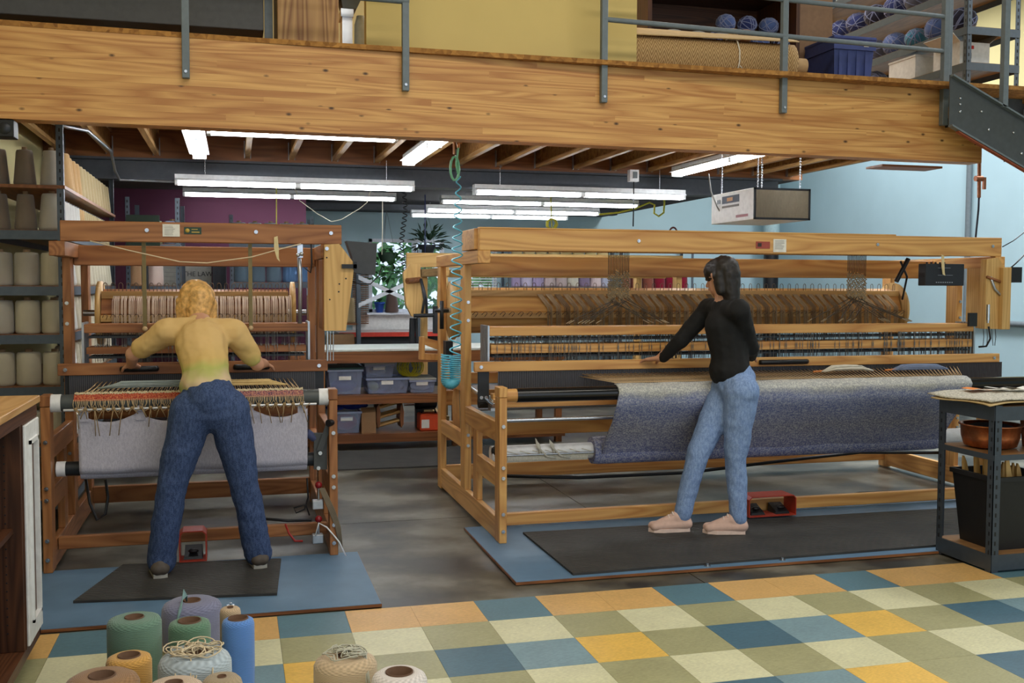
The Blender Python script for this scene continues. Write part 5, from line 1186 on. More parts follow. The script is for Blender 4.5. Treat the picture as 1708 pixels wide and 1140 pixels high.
for a in ((-.56, -.49, .14, ctop-.055), (-.345, -.285, .14, ctop-.055)): box(cx1+.003, cx1+.014, *a, .003).build('stile', WF, fr)
for a in ((.14, .22), (ctop-.13, ctop-.055)): box(cx1+.003, cx1+.013, -.49, -.345, *a, .003).build('rail', WF, fr)
M().box(cx1+.004, cx1+.022, -.50, -.482, .21, ctop-.12).box(cx1+.004, cx1+.022, -.352, -.335, .21, ctop-.12).box(cx1+.004, cx1+.022, -.5, -.335, .205, .222).box(cx1+.004, cx1+.022, -.5, -.335, ctop-.135, ctop-.118).build('moulding', WF, fr)
for y in (cy1-.1, cy0+.1):
    for x in (-1.32, -1.85): M().lathe([(.01, -.015), (.043, -.015), (.043, .015), (.01, .015)], (x, y, .0475), 18, True, 0).box(x-.02, x+.02, y-.02, y+.02, .06, .09).build('caster', BLK(), t)
t = thing('paper_sack', (-1.5, -.95, .602), 'beige paper sack on the shelf of the dark cabinet', 'bag')
M().lathe([(.09, 0), (.11, .05), (.10, .15), (.06, .22), (.05, .26)], (-1.45, -1.0, .602), 14).build('sack', plain('sack_beige', (186, 160, 120), .9), t)
t = thing('yarn_hank', (-1.5, -.6, ctop+.029), 'cream yarn hank lying on the cabinet top', 'yarn hank')
m = M()
for k in range(12): m.tube([(-1.62+.02*math.sin(k), -.75+.02*k*.3, ctop+.045+.004*(k % 3)), (-1.45, -.62+.012*k, ctop+.05+.005*(k % 4)), (-1.33-.01*(k % 4), -.66+.02*k*.6, ctop+.04)], .008, 5)
m.build('strands', plain('hank_cream', (206, 200, 180), .95), t)
# ================================================================ RIGHT CART
t = thing('steel_cart', (3.8, 0, 0), 'dark slotted steel shelf cart with timber shelves at the right edge', 'shelf cart')
KX0, KX1, KY0, KY1 = 3.35, 4.25, -.215, .225
CST = plain('cart_steel', (66, 74, 84), .4, .2)
for x, y, sx, sy in ((KX0, KY0, 1, 1), (KX0, KY1, 1, -1), (KX1, KY0, -1, 1), (KX1, KY1, -1, -1)):
    m = M().box(min(x, x+sx*.045), max(x, x+sx*.045), min(y, y+sy*.004), max(y, y+sy*.004), .005, .89).box(min(x, x+sx*.004), max(x, x+sx*.004), min(y, y+sy*.045), max(y, y+sy*.045), .005, .89); po = m.build('slotted_post', CST, t)
    m = M()
    for k in range(17):
        z = .05+k*.05
        m.box(min(x+sx*.016, x+sx*.026), max(x+sx*.016, x+sx*.026), y-sy*.0008, y-sy*.0001, z, z+.022); m.box(x-sx*.0008, x-sx*.0001, min(y+sy*.016, y+sy*.026), max(y+sy*.016, y+sy*.026), z, z+.022)
    m.build('slots', BLK(), po)
for z, hgt in ((.10, .085), (.63, .03), (.885, .075)):
    s = box(KX0+.005, KX1-.005, KY0+.005, KY1-.005, z-.012, z).build('shelf_board', wood('particle', 0, (150, 112, 72), (120, 86, 52)), t)
    M().box(KX0+.002, KX1-.002, KY0-.002, KY0+.002, z-hgt, z-.001).box(KX0+.002, KX1-.002, KY1-.002, KY1+.002, z-hgt, z-.001).box(KX0-.002, KX0+.002, KY0, KY1, z-hgt, z-.001).box(KX1-.002, KX1+.002, KY0, KY1, z-hgt, z-.001).build('shelf_beam', CST, s)
WV = cloth_mat('oat_weave', (150, 146, 134), (206, 202, 188), 160.)
def cloth_piece(x0, x1, y0, y1, z, label, mt, seed):
    f = lambda u, v: (x0+(x1-x0)*u+.01*math.sin(v*7+seed), y0+(y1-y0)*v+.012*math.sin(u*9+seed), z+.006*math.sin(u*6+v*5+seed)+.007-.010*max(0, .12-u)*8)
    o = M().grid(f, 24, 12).build('cloth_sample', mt, None, (x0, y0, z)); q = o.modifiers.new('t', 'SOLIDIFY'); q.thickness = .006; q.offset = 1
    return tag(o, label, 'cloth')
cloth_piece(KX0-.05, KX1, KY0-.02, KY1+.02, .892, 'lower oatmeal woven sample on the cart top', plain('sample_tan', (196, 170, 124), .95), 0)
cloth_piece(KX0-.04, KX1, KY0-.015, KY1+.06, .912, 'upper speckled grey woven sample on the cart top', WV, 1)
t = thing('paper_scraps', (3.55, .1, .93), 'orange and white paper scraps on the cart samples', 'papers')
for k, (x, y, mt) in enumerate(((3.50, .14, plain('scrap_orange', (220, 130, 50), .7)), (3.62, .10, PAPER()), (3.72, .06, PAPER()))):
    M().grid(lambda u, v: (x+.13*u, y+.1*v, .936+.004*k+.006*math.sin(u*5+k)), 6, 4).build('scrap', mt, t)
# copper pot, basket, ball
t = thing('copper_pot', (3.53, .03, .631), 'hammered copper pan with dark contents on the cart shelf', 'pan')
M().lathe([(.10, 0), (.135, .01), (.15, .06), (.155, .12), (.165, .122), (.165, .128), (.15, .128), (.14, .06), (.1, .02)], (3.53, .03, .632), 30).build('pan', plain('copper', (190, 120, 84), .32, .9, var=.35, nscale=22, bump=.3), t)
M().ball((3.53, .03, .735), .13, 9, (1, 1, .22)).build('contents', plain('dark_cloth', (44, 44, 64), .9), t)
t = thing('wire_basket', (3.815, -.02, .631), 'brown wicker basket with upright stakes beside the copper pan', 'basket')
m = M()
for k in range(20):
    a = k*.314; m.cyl((3.815+.085*math.cos(a), -.02+.085*math.sin(a), .632), (3.815+.10*math.cos(a), -.02+.10*math.sin(a), .79), .005, n=5)
for z, r in ((.635, .085), (.68, .09), (.73, .095), (.79, .10)): m.tube([(3.815+r*math.cos(k*.26), -.02+r*math.sin(k*.26), z) for k in range(24)], .006, 5, True)
m.build('wicker', plain('wicker_brown', (120, 66, 36), .7), t)
t = thing('plum_ball', (4.02, .05, .631), 'large plum coloured yarn ball on the cart shelf', 'yarn ball'); M().ball((4.04, .05, .735), .105, 12).build('wound_yarn', yarn('plum', (96, 28, 60), 60., .5), t)
def trash(x0, x1, y0, y1, z, h, label):
    t = thing('plastic_bin', ((x0+x1)/2, (y0+y1)/2, z), label, 'bin', 'black bins on the cart')
    i = .035; m = M()
    lo = [(x0+i, y0+i), (x1-i, y0+i), (x1-i, y1-i), (x0+i, y1-i)]; hi = [(x0, y0), (x1, y0), (x1, y1), (x0, y1)]
    for k in range(4): m.add([(*lo[k], z), (*lo[(k+1) % 4], z), (*hi[(k+1) % 4], z+h), (*hi[k], z+h)], [(0, 1, 2, 3)])
    m.add([(*p, z+.001) for p in lo], [(0, 1, 2, 3)]); b = m.build('tub', plain('bin_black', (26, 26, 28), .5), t); q = b.modifiers.new('t', 'SOLIDIFY'); q.thickness = .005; q.offset = 1
    M().box(x0-.01, x1+.01, y0-.01, y0, z+h-.025, z+h).box(x0-.01, x1+.01, y1, y1+.01, z+h-.025, z+h).box(x0-.01, x0, y0, y1, z+h-.025, z+h).box(x1, x1+.01, y0, y1, z+h-.025, z+h).build('rim', MATS['bin_black'], t)
trash(3.40, 3.76, -.17, .17, .101, .40, 'black plastic bin of wooden sticks on the cart bottom'); trash(3.80, 4.15, -.16, .16, .101, .36, 'second black plastic bin at the far right of the cart bottom')
rr = random.Random(3)
for k in range(12):
    x = 3.465+.021*k; y = -.10+.036*(k*5 % 6)+rr.uniform(-.01, .01); tx = max(x-.07+.02*rr.random(), x+(3.43-x)*1.28); hh = .575+rr.uniform(0, .035) if k < 9 else .55
    p0, p1 = Vector((x, y, .14)), Vector((tx, y+rr.uniform(-.03, .03), hh)); d = (p1-p0).normalized(); s_ = d.cross(Vector((0, 1, 0))).normalized()
    prof = [(.0, .012), (.3, .016), (.75, .018), (.92, .012), (1.0, .003)]; m = M(); vs = []
    for q, wd in prof:
        c = p0+(p1-p0)*q
        for e in (-1, 1):
            for g in (-1, 1): vs.append(c+s_*wd*e+Vector((0, .006*g, 0)))
    fs = []
    for q in range(len(prof)-1):
        a = q*4; b = a+4
        fs += [(a, a+1, b+1, b), (a+2, b+2, b+3, a+3), (a, b, b+2, a+2), (a+1, a+3, b+3, b+1)]
    fs += [(0, 2, 3, 1), (len(vs)-4, len(vs)-3, len(vs)-1, len(vs)-2)]
    o = m.add(vs, fs).build('wooden_shuttle', WC(2), None, tuple(p0)); tag(o, f'pointed wooden stick, {ORD[k]} from the left in the black bin', 'shuttle', 'sticks in the black bin')
c = U(4, 213, Y=1.25); t = thing('wall_speaker', (c.x, 1.3, 2.36), 'small black loudspeaker under the left end of the beam', 'loudspeaker')
box(c.x-.05, c.x+.045, 1.3, 1.42, 2.29, 2.383, .004).build('cabinet', BLK(), t); M().lathe([(.001, 0), (.03, 0), (.032, .004)], (c.x, 1.296, 2.335), 16, True, 1).build('driver', DKM(), t)
# ================================================================ AIR CLEANER, VALVES, HOSES, CORDS
t = thing('air_cleaner', (3.6, 2.8, 2.03), 'white box air cleaner with ribbed filter hanging above the wide loom', 'air cleaner')
fx0, fx1, fz0, fz1, fy = U(1258, 340, Y=2.6).x, U(1352, 340, Y=2.6).x, 2.035, 2.282, 2.6
body = box(fx0, fx1, fy+.012, fy+.75, fz0, fz1, .004).build('housing', plain('cleaner_white', (244, 244, 244), .4), t)
M().box(fx0, fx1, fy, fy+.012, fz0, fz0+.015).box(fx0, fx1, fy, fy+.012, fz1-.015, fz1).box(fx0, fx0+.015, fy, fy+.012, fz0, fz1).box(fx1-.015, fx1, fy, fy+.012, fz0, fz1).build('filter_frame', DKM(), t)
fb = box(fx0+.015, fx1-.015, fy+.004, fy+.012, fz0+.015, fz1-.015).build('filter', plain('filter_tan', (120, 112, 98), .9), t)
n = 46
for k in range(n):
    x = fx0+.018+(fx1-fx0-.036)*k/n; M().box(x, x+.005, fy-.001, fy+.004, fz0+.017, fz1-.017).build('pleat', plain('pleat_tan', (150, 140, 120), .9), fb)
sk = M().box(fx0-.002, fx0, fy+.25, fy+.55, fz1-.09, fz1-.03); sk.build('brand_panel', plain('panel_navy', (40, 44, 70), .5), body)
M().box(fx0-.003, fx0-.002, fy+.36, fy+.46, fz1-.075, fz1-.045).build('brand_mark', plain('mark_orange', (210, 150, 90), .5), body)
M().box(fx0-.002, fx0, fy+.25, fy+.55, fz1-.125, fz1-.108).build('text_strip', plain('ink_grey', (150, 146, 144), .8), body); M().box(fx0-.002, fx0, fy+.10, fy+.30, fz0+.03, fz0+.05).build('script_mark', plain('script_red', (176, 110, 120), .5), body); box(fx0-.003, fx0, fy+.58, fy+.64, fz1-.085, fz1-.05).build('switch', BLK(), body)
for x, y in ((fx0+.06, fy+.06), (fx0+.06, fy+.68), (fx1-.06, fy+.06), (fx1-.06, fy+.68)):
    m = M(); z = fz1
    while z < JZ-.03: m.tube([(x-.006, y, z), (x, y, z+.014), (x+.006, y, z), (x, y, z-.014)], .0025, 4, True); z += .022
    m.build('chain', STEEL(), t)
M().tube([U(1205, 360, Y=3.2), U(1196, 345, Y=3.2), U(1186, 320, Y=3.2), U(1182, 290, Y=3.2)], .006, 6).build('power_cord', plain('cord_grey', (150, 152, 150), .6), t)
# blue coil hose
t = thing('air_coil_hose', (.885, 1.72, .9), 'blue coiled air hose hanging from a valve between the looms', 'air hose')
HC = plain('hose_cyan', (96, 186, 212), .3); pts = []; ang = 0
def axis_pt(s):      # s 0..1 straight drop, 1..2 the bottom loop and back up
    if s <= 1: return Vector((.905-.022*s, 1.72, 2.20-1.14*s))
    q = s-1
    if q < .3: return Vector((.883, 1.72-.01*q, 1.06-.15*q/.3))
    if q < .75: a = (q-.3)/.45*math.pi; return Vector((.883-.03*(1-math.cos(a)), 1.717, .91-.028*math.sin(a)))
    return Vector((.823, 1.717, .91+.16*(q-.75)/.25))
N = 1500
for k in range(N):
    u = k/(N-1)
    s = u/.4 if u < .4 else 1+(u-.4)/.6
    turns = 16*min(u/.4, 1) + (38*(u-.4)/.6 if u > .4 else 0)
    r = .012+.022*min(1, u*6) if u < .4 else .034-.004*min(1, (u-.4)*3)
    a = turns*2*math.pi; c = axis_pt(s); tg = (axis_pt(s+.01)-axis_pt(max(s-.01, 0))).normalized()
    e1 = Vector((0, 1, 0)); e2 = tg.cross(e1).normalized()
    pts.append(c+e2*(r*math.cos(a))+e1*(r*math.sin(a)))
M().tube(pts, .0048, 6).build('coil', HC, t)
M().tube([(.905, 1.72, 2.20), (.89, 1.72, 2.28), (.90, 1.72, 2.36), (.905, 1.72, 2.40)], .007, 6).tube([(.88+.028*math.cos(k*.5), 1.72, 2.25+.075*math.sin(k*.5)) for k in range(13)], .008, 6, True).build('tail_loop', plain('hose_green', (120, 190, 150), .35), t)
M().cyl((.905, 1.72, 2.38), (.905, 1.72, 2.645), .010, n=10).cyl((.89, 1.72, 2.42), (.925, 1.72, 2.42), .016, n=10).box(.87, .88, 1.71, 1.73, 2.34, 2.43).build('brass_valve', plain('brass', (170, 120, 80), .35, .7), t)
# black coil cord from the rear ceiling
t = thing('black_coil_cord', (1.4, 6.5, 1.6), 'black coiled cord hanging before the window', 'cord')
c = U(673, 400, Y=6.5); m = M(); m.tube([(c.x+.025*math.cos(k*.7)+.02*math.sin(k*.05), 6.5+.025*math.sin(k*.7), 2.55-.0062*k) for k in range(150)], .006, 5); m.build('coil', BLK(), t)
# right hand valve + wires
t = thing('drop_valve', (4.95, 2.2, 2.2), 'copper ball valve with dark hose hanging at the right wall', 'valve')
V0 = 2.0; f = lambda px, py: U(px, py, Y=V0)
M().cyl((f(1632, 262).x, V0, 2.871), f(1633, 330), .014, n=10).cyl(f(1627, 298), f(1638, 298), .022, n=10).box(f(1640, 300).x, f(1640, 300).x+.02, V0-.01, V0+.01, f(1640, 316).z, f(1640, 296).z).build('valve_body', plain('copper_pipe', (150, 96, 70), .4, .6), t)
M().tube([f(1633, 328), f(1632, 350), f(1629, 380), f(1626, 410)], .008, 6).build('hose', plain('hose_navy', (34, 38, 56), .5), t)
t = thing('wall_conduit', (8.3, 3.0, 0), 'thin grey conduit running up the pale blue right wall', 'conduit')
c = U(1614, 400, X=8.36); M().cyl((8.36, c.y, 0), (8.36, c.y, 4.0), .035, n=10).build('pipe', GREY(), t); c2 = U(1690, 541, X=8.36); M().cyl((8.36, c.y, c2.z), (8.36, c2.y-1.5, c2.z), .035, n=10).build('pipe', GREY(), t)
t = thing('black_stack', (7.9, 10, 0), 'black vertical pipe in the far right corner', 'pipe')
c = U(1286, 430, Y=10.4); M().cyl((c.x, 10.4, 0), (c.x, 10.4, 2.35), .12, n=18).build('pipe', BLK(), t); M().cyl((c.x, 10.4, 2.35), (c.x, 10.4, ZC-.01), .13, n=18).build('upper_pipe', plain('stack_blue', (158, 184, 190), .6), t)
def wire(name, pts, r, mt, label, cat='cable'):
    o = M().tube(pts, r, 6).build(name, mt, None, tuple(Vector(pts[0]))); return tag(o, label, cat)
YC = plain('cord_yellow', (206, 200, 70), .5)
wire('pull_string', [Vector((U(461, 330, Y=6.0).x, 6.0, 2.62)), U(461, 330, Y=6.0), U(461, 372, Y=6.0), U(462, 400, Y=6.0)], .006, YC, 'thin yellow cord hanging behind the narrow loom top')
wire('extension_cord', [U(1000, 358, Y=7.0), U(1030, 355, Y=7.0), U(1060, 348, Y=7.0), U(1083, 338, Y=7.0), U(1092, 342, Y=7.0), U(1091, 356, Y=7.0), U(1099, 361, Y=7.0), U(1107, 355, Y=7.0), U(1108, 342, Y=7.0), Vector((U(1108, 342, Y=7.0).x, 7.0, 2.62))], .012, YC, 'yellow extension cord looped beneath the rear lamps')
m = M().tube([U(918+8*math.cos(k*.9)+k*.2, 374+9*math.sin(k*.9), Y=6.8) for k in range(24)]+[Vector((U(918, 360, Y=6.8).x, 6.8, 2.62))], .008, 5); o = m.build('cord_tangle', YC, None, tuple(U(918, 374, Y=6.8))); tag(o, 'tangle of yellow cord above the wide loom', 'cable')
wire('hanging_line', [U(1057, 285, Y=4.5), U(1057, 340, Y=4.5), U(1056, 378, Y=4.5)], .006, BLK(), 'black line dropping from a junction box to the wide loom')
t = thing('junction_box', tuple(U(1056, 292, Y=4.5)), 'small white outlet box under the joists', 'outlet box'); c = U(1056, 293, Y=4.5); box(c.x-.05, c.x+.04, 4.45, 4.52, c.z-.06, c.z+.05).build('box', WHT(), t); box(c.x-.02, c.x+.02, 4.44, 4.45, c.z-.03, c.z+.03).build('socket', GREY(), t)
wire('swag_string', [Vector((U(480, 320, Y=5.5).x, 5.5, 2.62)), U(500, 335, Y=5.5), U(530, 357, Y=5.5), U(553, 370, Y=5.5), U(570, 366, Y=5.5), U(600, 348, Y=5.5), U(612, 338, Y=5.5), Vector((U(628, 320, Y=5.5).x, 5.5, 2.62))], .004, plain('string_white', (224, 216, 196), .9), 'white string swagged between the rear lamps', 'string')
wire('conduit_pipe', [U(82, 203, Y=2.6), U(112, 212, Y=2.6), U(145, 218, Y=2.8), U(185, 252, Y=4.4), U(192, 285, Y=4.7), U(200, 300, Y=4.8), U(292, 303, Y=4.8)], .013, ALU(), 'bent metal conduit under the joists at far left', 'conduit')
wire('pull_string', [Vector((U(638, 320, Y=8.0).x, 8.0, 2.62)), U(638, 380, Y=8.0), U(637, 425, Y=8.0)], .006, plain('string_white', (224, 216, 196), .9), 'pale cord hanging before the trailing plant', 'string')
wire('dropped_line', [Vector((U(709, 330, Y=7.8).x, 7.8, 2.62)), U(709, 380, Y=7.8), U(709, 450, Y=7.8)], .007, plain('cord_navy', (40, 46, 90), .5), 'navy cord hanging before the spiky plant', 'cord')
wire('right_cable', [U(1672, 412, Y=1.6), U(1690, 402, Y=1.6), U(1712, 385, Y=1.6)], .004, BLK(), 'black cable leaving the right end of the wide loom upward')
wire('side_cable', [U(1680, 452, Y=1.55), U(1694, 440, Y=1.55), U(1712, 422, Y=1.55)], .005, BLK(), 'thick black cable from the side box of the wide loom')
m = M()
for s in range(3): m.tube([(3.1+.05*s, 1.5+.1*s, .012), (3.3, 1.7, .012), (3.6-.05*s, 1.6+.08*s, .014), (3.5, 1.42+.05*s, .016), (3.25, 1.5, .014), (3.9, 1.7+.05*s, .012), (4.5, 1.75, .012)], .007, 5)
o = m.build('floor_cables', BLK(), None, (3.4, 1.6, 0)); tag(o, 'tangled black cables on the concrete beneath the wide loom', 'cable')
wire('trunk_cable', [(1.1, 2.0, .23), (1.8, 1.95, .19), (2.6, 1.9, .20), (3.3, 1.9, .25), (4.0, 1.95, .28), (4.75, 2.0, .24)], .013, BLK(), 'black trunk cable slung low through the wide loom')
# poster board and dark cases behind the narrow loom
t = thing('poster_board', (-1.0, 7.6, 0), 'grey poster headed THE LAW on a board behind the narrow loom', 'poster')
px0, px1, pz1 = U(271, 447, Y=7.6).x, U(352, 447, Y=7.6).x, 1.85
box(px0-.02, px1+.01, 7.61, 7.63, .8, pz1+.05).build('board', plain('board_grey', (120, 118, 116), .8), t); pp = box(px0, px1, 7.6, 7.61, .85, pz1).build('sheet', plain('poster_grey', (176, 174, 168), .8), t)
mid = U(306, 460, Y=7.6).x
m = M()
for k in range(9): m.box(px0+.02, mid-.03, 7.598, 7.6, pz1-.1-k*.05, pz1-.095-k*.05); m.box(mid+.03, px1-.03, 7.598, 7.6, pz1-.3-k*.05, pz1-.293-k*.05)
m.box(mid-.004, mid+.004, 7.598, 7.6, .9, pz1-.02); m.build('print_lines', plain('ink_grey', (150, 146, 144), .8), pp)
cu = bpy.data.curves.new('heading', 'FONT'); cu.body = 'THE LAW'; cu.size = .076; cu.extrude = .001; cu.align_x = 'CENTER'
to = bpy.data.objects.new('tmp', cu); COL.objects.link(to); dg = bpy.context.evaluated_depsgraph_get(); me = bpy.data.meshes.new_from_object(to.evaluated_get(dg)); bpy.data.objects.remove(to)
ho = bpy.data.objects.new('heading', me); me.materials.append(plain('ink_dark', (50, 50, 54), .7)); COL.objects.link(ho); ho.parent = pp; hp = U(330, 461, Y=7.597); ho.location = Vector((hp.x, 7.597, hp.z))-Vector(t['_o']); ho.rotation_euler = (math.pi/2, 0, 0)
t = thing('dark_case', (-.6, 7.4, 0), 'tall charcoal equipment case beside the poster', 'case'); box(-.71, -.56, 7.3, 7.7, 0, 1.9, .01).build('case_body', plain('case_dark', (46, 48, 56), .6), t); box(-.705, -.565, 7.294, 7.3, .1, 1.8).build('case_door', plain('case_door', (58, 62, 72), .5), t)
t = thing('green_chair', (-1.0, 4.9, 0), 'dark green chair back showing above the narrow loom', 'chair')
c = U(240, 372, Y=5.05)
M().box(c.x-.15, c.x+.13, 5.05, 5.1, c.z-.30, c.z+.07).build('chair_back', plain('chair_green', (30, 44, 32), .8), t); M().cyl((c.x, 5.08, .02), (c.x, 5.08, c.z-.25), .03).build('chair_post', BLK(), t); M().box(c.x-.2, c.x+.2, 4.9, 5.18, 0, .02).build('chair_foot', BLK(), t)
t = thing('wood_box', tuple(U(1045, 382, Y=1.8)), 'small wooden stop block on top of the wide loom', 'block'); c = U(1052, 382, Y=1.75); box(c.x-.12, c.x+.04, 1.7, 1.85, 1.867, 1.885, .002).build('block', WB(0), t)
t = thing('headphones', tuple(U(1123, 383, Y=1.7)), 'dark red headphone band on top of the wide loom', 'headphones'); c = U(1123, 384, Y=1.7)
M().tube([(c.x+.026*math.cos(math.pi*k/10), 1.7, 1.868+.035*math.sin(math.pi*k/10)) for k in range(11)], .006, 8).build('band', plain('band_red', (70, 24, 30), .4), t); M().ball((c.x-.026, 1.7, 1.876), .01, 6).ball((c.x+.026, 1.7, 1.876), .01, 6).build('ear_cup', BLK(), t)
for k, (px0_, px1_, c_) in enumerate(((1368, 1456, (206, 200, 186)), (1487, 1580, (120, 132, 160)))):
    p0, p1 = U(px0_, 628, Y=1.16), U(px1_, 626, Y=1.16); t = thing('shuttle_yarn', ((p0.x+p1.x)/2, 1.16, .957), ('cream' if k == 0 else 'slate blue')+' bundle of weft yarn lying on the wide loom warp', 'yarn bundle', 'weft bundles')
    m = M(); rr = random.Random(k)
    for s in range(26):
        yo, zo = rr.uniform(-.035, .035), rr.uniform(.006, .035); m.tube([(p0.x+rr.uniform(0, .04), 1.16+yo*.3, .962), (p0.x+.1, 1.16+yo, .96+zo), ((p0.x+p1.x)/2, 1.16+yo*1.1, .96+zo*1.1), (p1.x-.1, 1.16+yo, .96+zo), (p1.x-rr.uniform(0, .04), 1.16+yo*.3, .962)], .005, 5)
    m.build('weft_strands', plain('weft%d' % k, c_, .95), t); M().cyl((p0.x-.05, 1.16, .962), (p0.x+.05, 1.165, .966), .006).build('stick_tip', plain('tip_orange', (200, 120, 60), .6), t)
for k, (x0, x1, c_) in enumerate(((-1.18, -.62, (150, 160, 160)), (-.66, -.2, (206, 176, 120)))):
    t = thing('shuttle_yarn', ((x0+x1)/2, 1.06, .957), ('ash grey' if k == 0 else 'straw')+' bundle of weft yarn lying on the narrow loom warp', 'yarn bundle', 'weft bundles')
    m = M(); rr = random.Random(k+7)
    for s in range(26):
        yo, zo = rr.uniform(-.03, .03), rr.uniform(.004, .035); m.tube([(x0+rr.uniform(0, .08), 1.06+yo*.3, .962), (x0+.12, 1.06+yo, .96+zo), ((x0+x1)/2, 1.06+yo*1.1, .96+zo), (x1-.1, 1.06+yo, .96+zo), (x1-rr.uniform(0, .05), 1.06+yo*.3, .962)], .004, 5)
    m.build('weft_strands', plain('weftA%d' % k, c_, .95), t)
# ================================================================ PEOPLE
def capsule(m, a, b, ra, rb, n=12):
    a, b = Vector(a), Vector(b); d = (b-a); L = d.length
    if L < 1e-5: m.ball(a, ra, 8); return
    d.normalize(); u = d.orthogonal().normalized(); v = d.cross(u); vs = []; rows = []
    for k in range(5): ph = -math.pi/2+math.pi/2*k/4; rows.append((a, ra, ph))
    for k in range(5): ph = math.pi/2*k/4; rows.append((b, rb, ph))
    for c, r, ph in rows:
        for i in range(n):
            t = 2*math.pi*i/n; vs.append(c+d*(r*math.sin(ph))+(u*math.cos(t)+v*math.sin(t))*(max(r*math.cos(ph), 1e-4)))
    fs = [(k*n+i, k*n+(i+1) % n, (k+1)*n+(i+1) % n, (k+1)*n+i) for k in range(len(rows)-1) for i in range(n)]
    fs += [tuple(range(n-1, -1, -1)), tuple((len(rows)-1)*n+i for i in range(n))]
    m.add(vs, fs, True)
def blob(name, parts, voxel, mats, parent, smooth=6, noise=0., nscale=.1):
    m = M()
    for p in parts:
        if p[0] == 'c': capsule(m, *p[1:])
        else: m.ball(p[1], p[2], 12, p[3])
    o = m.build('tmp', mats, None)
    r = o.modifiers.new('r', 'REMESH'); r.mode = 'VOXEL'; r.voxel_size = voxel; r.use_smooth_shade = True
    s = o.modifiers.new('s', 'SMOOTH'); s.iterations = smooth; s.factor = .5
    if noise:
        tx = bpy.data.textures.new('fold', 'CLOUDS'); tx.noise_scale = nscale; d = o.modifiers.new('d', 'DISPLACE'); d.texture = tx; d.strength = noise; d.mid_level = .5
    dg = bpy.context.evaluated_depsgraph_get(); me = bpy.data.meshes.new_from_object(o.evaluated_get(dg)); bpy.data.objects.remove(o)
    org = Vector(parent['_o']); me.transform(Matrix.Translation(-org)); me.name = name
    for p in me.polygons: p.use_smooth = True
    me.materials.clear(); me.materials.append(mats)
    q = bpy.data.objects.new(name, me); COL.objects.link(q); q.parent = parent; q['_o'] = tuple(org); return q
SKIN = plain('skin', (196, 146, 118), .5, var=.06, nscale=12)
DEN1 = cloth_mat('denim_dark', (52, 66, 98), (74, 90, 126), 220.); DEN2 = cloth_mat('denim_light', (112, 136, 180), (140, 164, 204), 220.)
def hand(S, wrist, dirv, curl, side, palm_n):
    """palm, five fingers; dirv hand direction, palm_n palm normal, side +1/-1 thumb side along dirv x palm_n"""
    d = Vector(dirv).normalized(); n = Vector(palm_n).normalized(); s = d.cross(n).normalized()*side; w = Vector(wrist)
    for k in range(4): S.append(('c', w+s*(.012-.008*k), w+d*.085+s*(.027-.018*k), .017, .012))
    for k, L in enumerate((.068, .076, .072, .056)):
        b = w+d*.088+s*(.028-.0185*k); dd = d; p = b
        for q in range(3):
            e = p+dd*L*(.45, .32, .23)[q]; S.append(('c', p, e, .0088-.0008*q, .008-.0008*q)); p = e; dd = (dd*math.cos(curl)+n*math.sin(curl)).normalized()
    b = w+d*.03+s*.026; dd = (d*.6+s*.7+n*.25).normalized(); p = b
    for q in range(2): e = p+dd*(.036, .03)[q]; S.append(('c', p, e, .0115-.001*q, .010-.001*q)); p = e; dd = (dd*.7+d*.5+n*.4).normalized()
def head(S, c, fwd, up, r=.098):
    c, f, u = Vector(c), Vector(fwd).normalized(), Vector(up).normalized(); s = f.cross(u).normalized()
    S.append(('c', c+u*.02-f*.015, c+u*.02+f*.015, r*.80, r*.78)); S.append(('c', c-u*.06+f*.03, c+u*.02+f*.02, r*.52, r*.72)); S.append(('c', c-u*.085+f*.055, c-u*.06+f*.05, .024, .04))
    S.append(('c', c+f*.085-u*.005, c+f*.105-u*.035, .010, .014))
    S.append(('c', c+f*.082-u*.062-s*.018, c+f*.082-u*.062+s*.018, .010, .010))
    for e in (-1, 1): S.append(('c', c+s*e*.078+u*.012, c+s*e*.08-u*.025-f*.005, .014, .009))
    return s
def eyes(parent, c, fwd, up, s):
    c, f, u = Vector(c), Vector(fwd).normalized(), Vector(up).normalized()
    M().ball(c+f*.078+s*.032, .012, 8).ball(c+f*.078-s*.032, .012, 8).build('eyes', plain('eye_dark', (50, 40, 36), .3), parent)
def shoe(name, heel, toe, mt, parent, sole):
    h, t_ = Vector(heel), Vector(toe); d = (t_-h); L = d.length; d.normalize(); s = Vector((-d.y, d.x, 0))
    P = lambda a, b, z: h+d*(L*a)+s*b+Vector((0, 0, z))
    so = blob(name, [('c', P(.06, -.012, .045), P(.9, -.018, .032), .036, .028), ('c', P(.06, .012, .045), P(.88, .018, .032), .036, .028), ('c', P(.1, 0, .06), P(.3, 0, .08), .042, .042), ('c', P(.3, 0, .08), P(.75, 0, .04), .038, .032)], .006, mt, parent, 4)
    pts = [(-.02, 0), (.0, .034), (.3, .04), (.7, .048), (.92, .035), (1.03, 0), (.92, -.035), (.7, -.046), (.3, -.038), (.0, -.034)]
    M().prism([(lambda q: (q.x, q.y))(P(a, b, 0)) for a, b in pts], h.z, h.z+.022, 'xy').build('sole', sole, so)
    return so
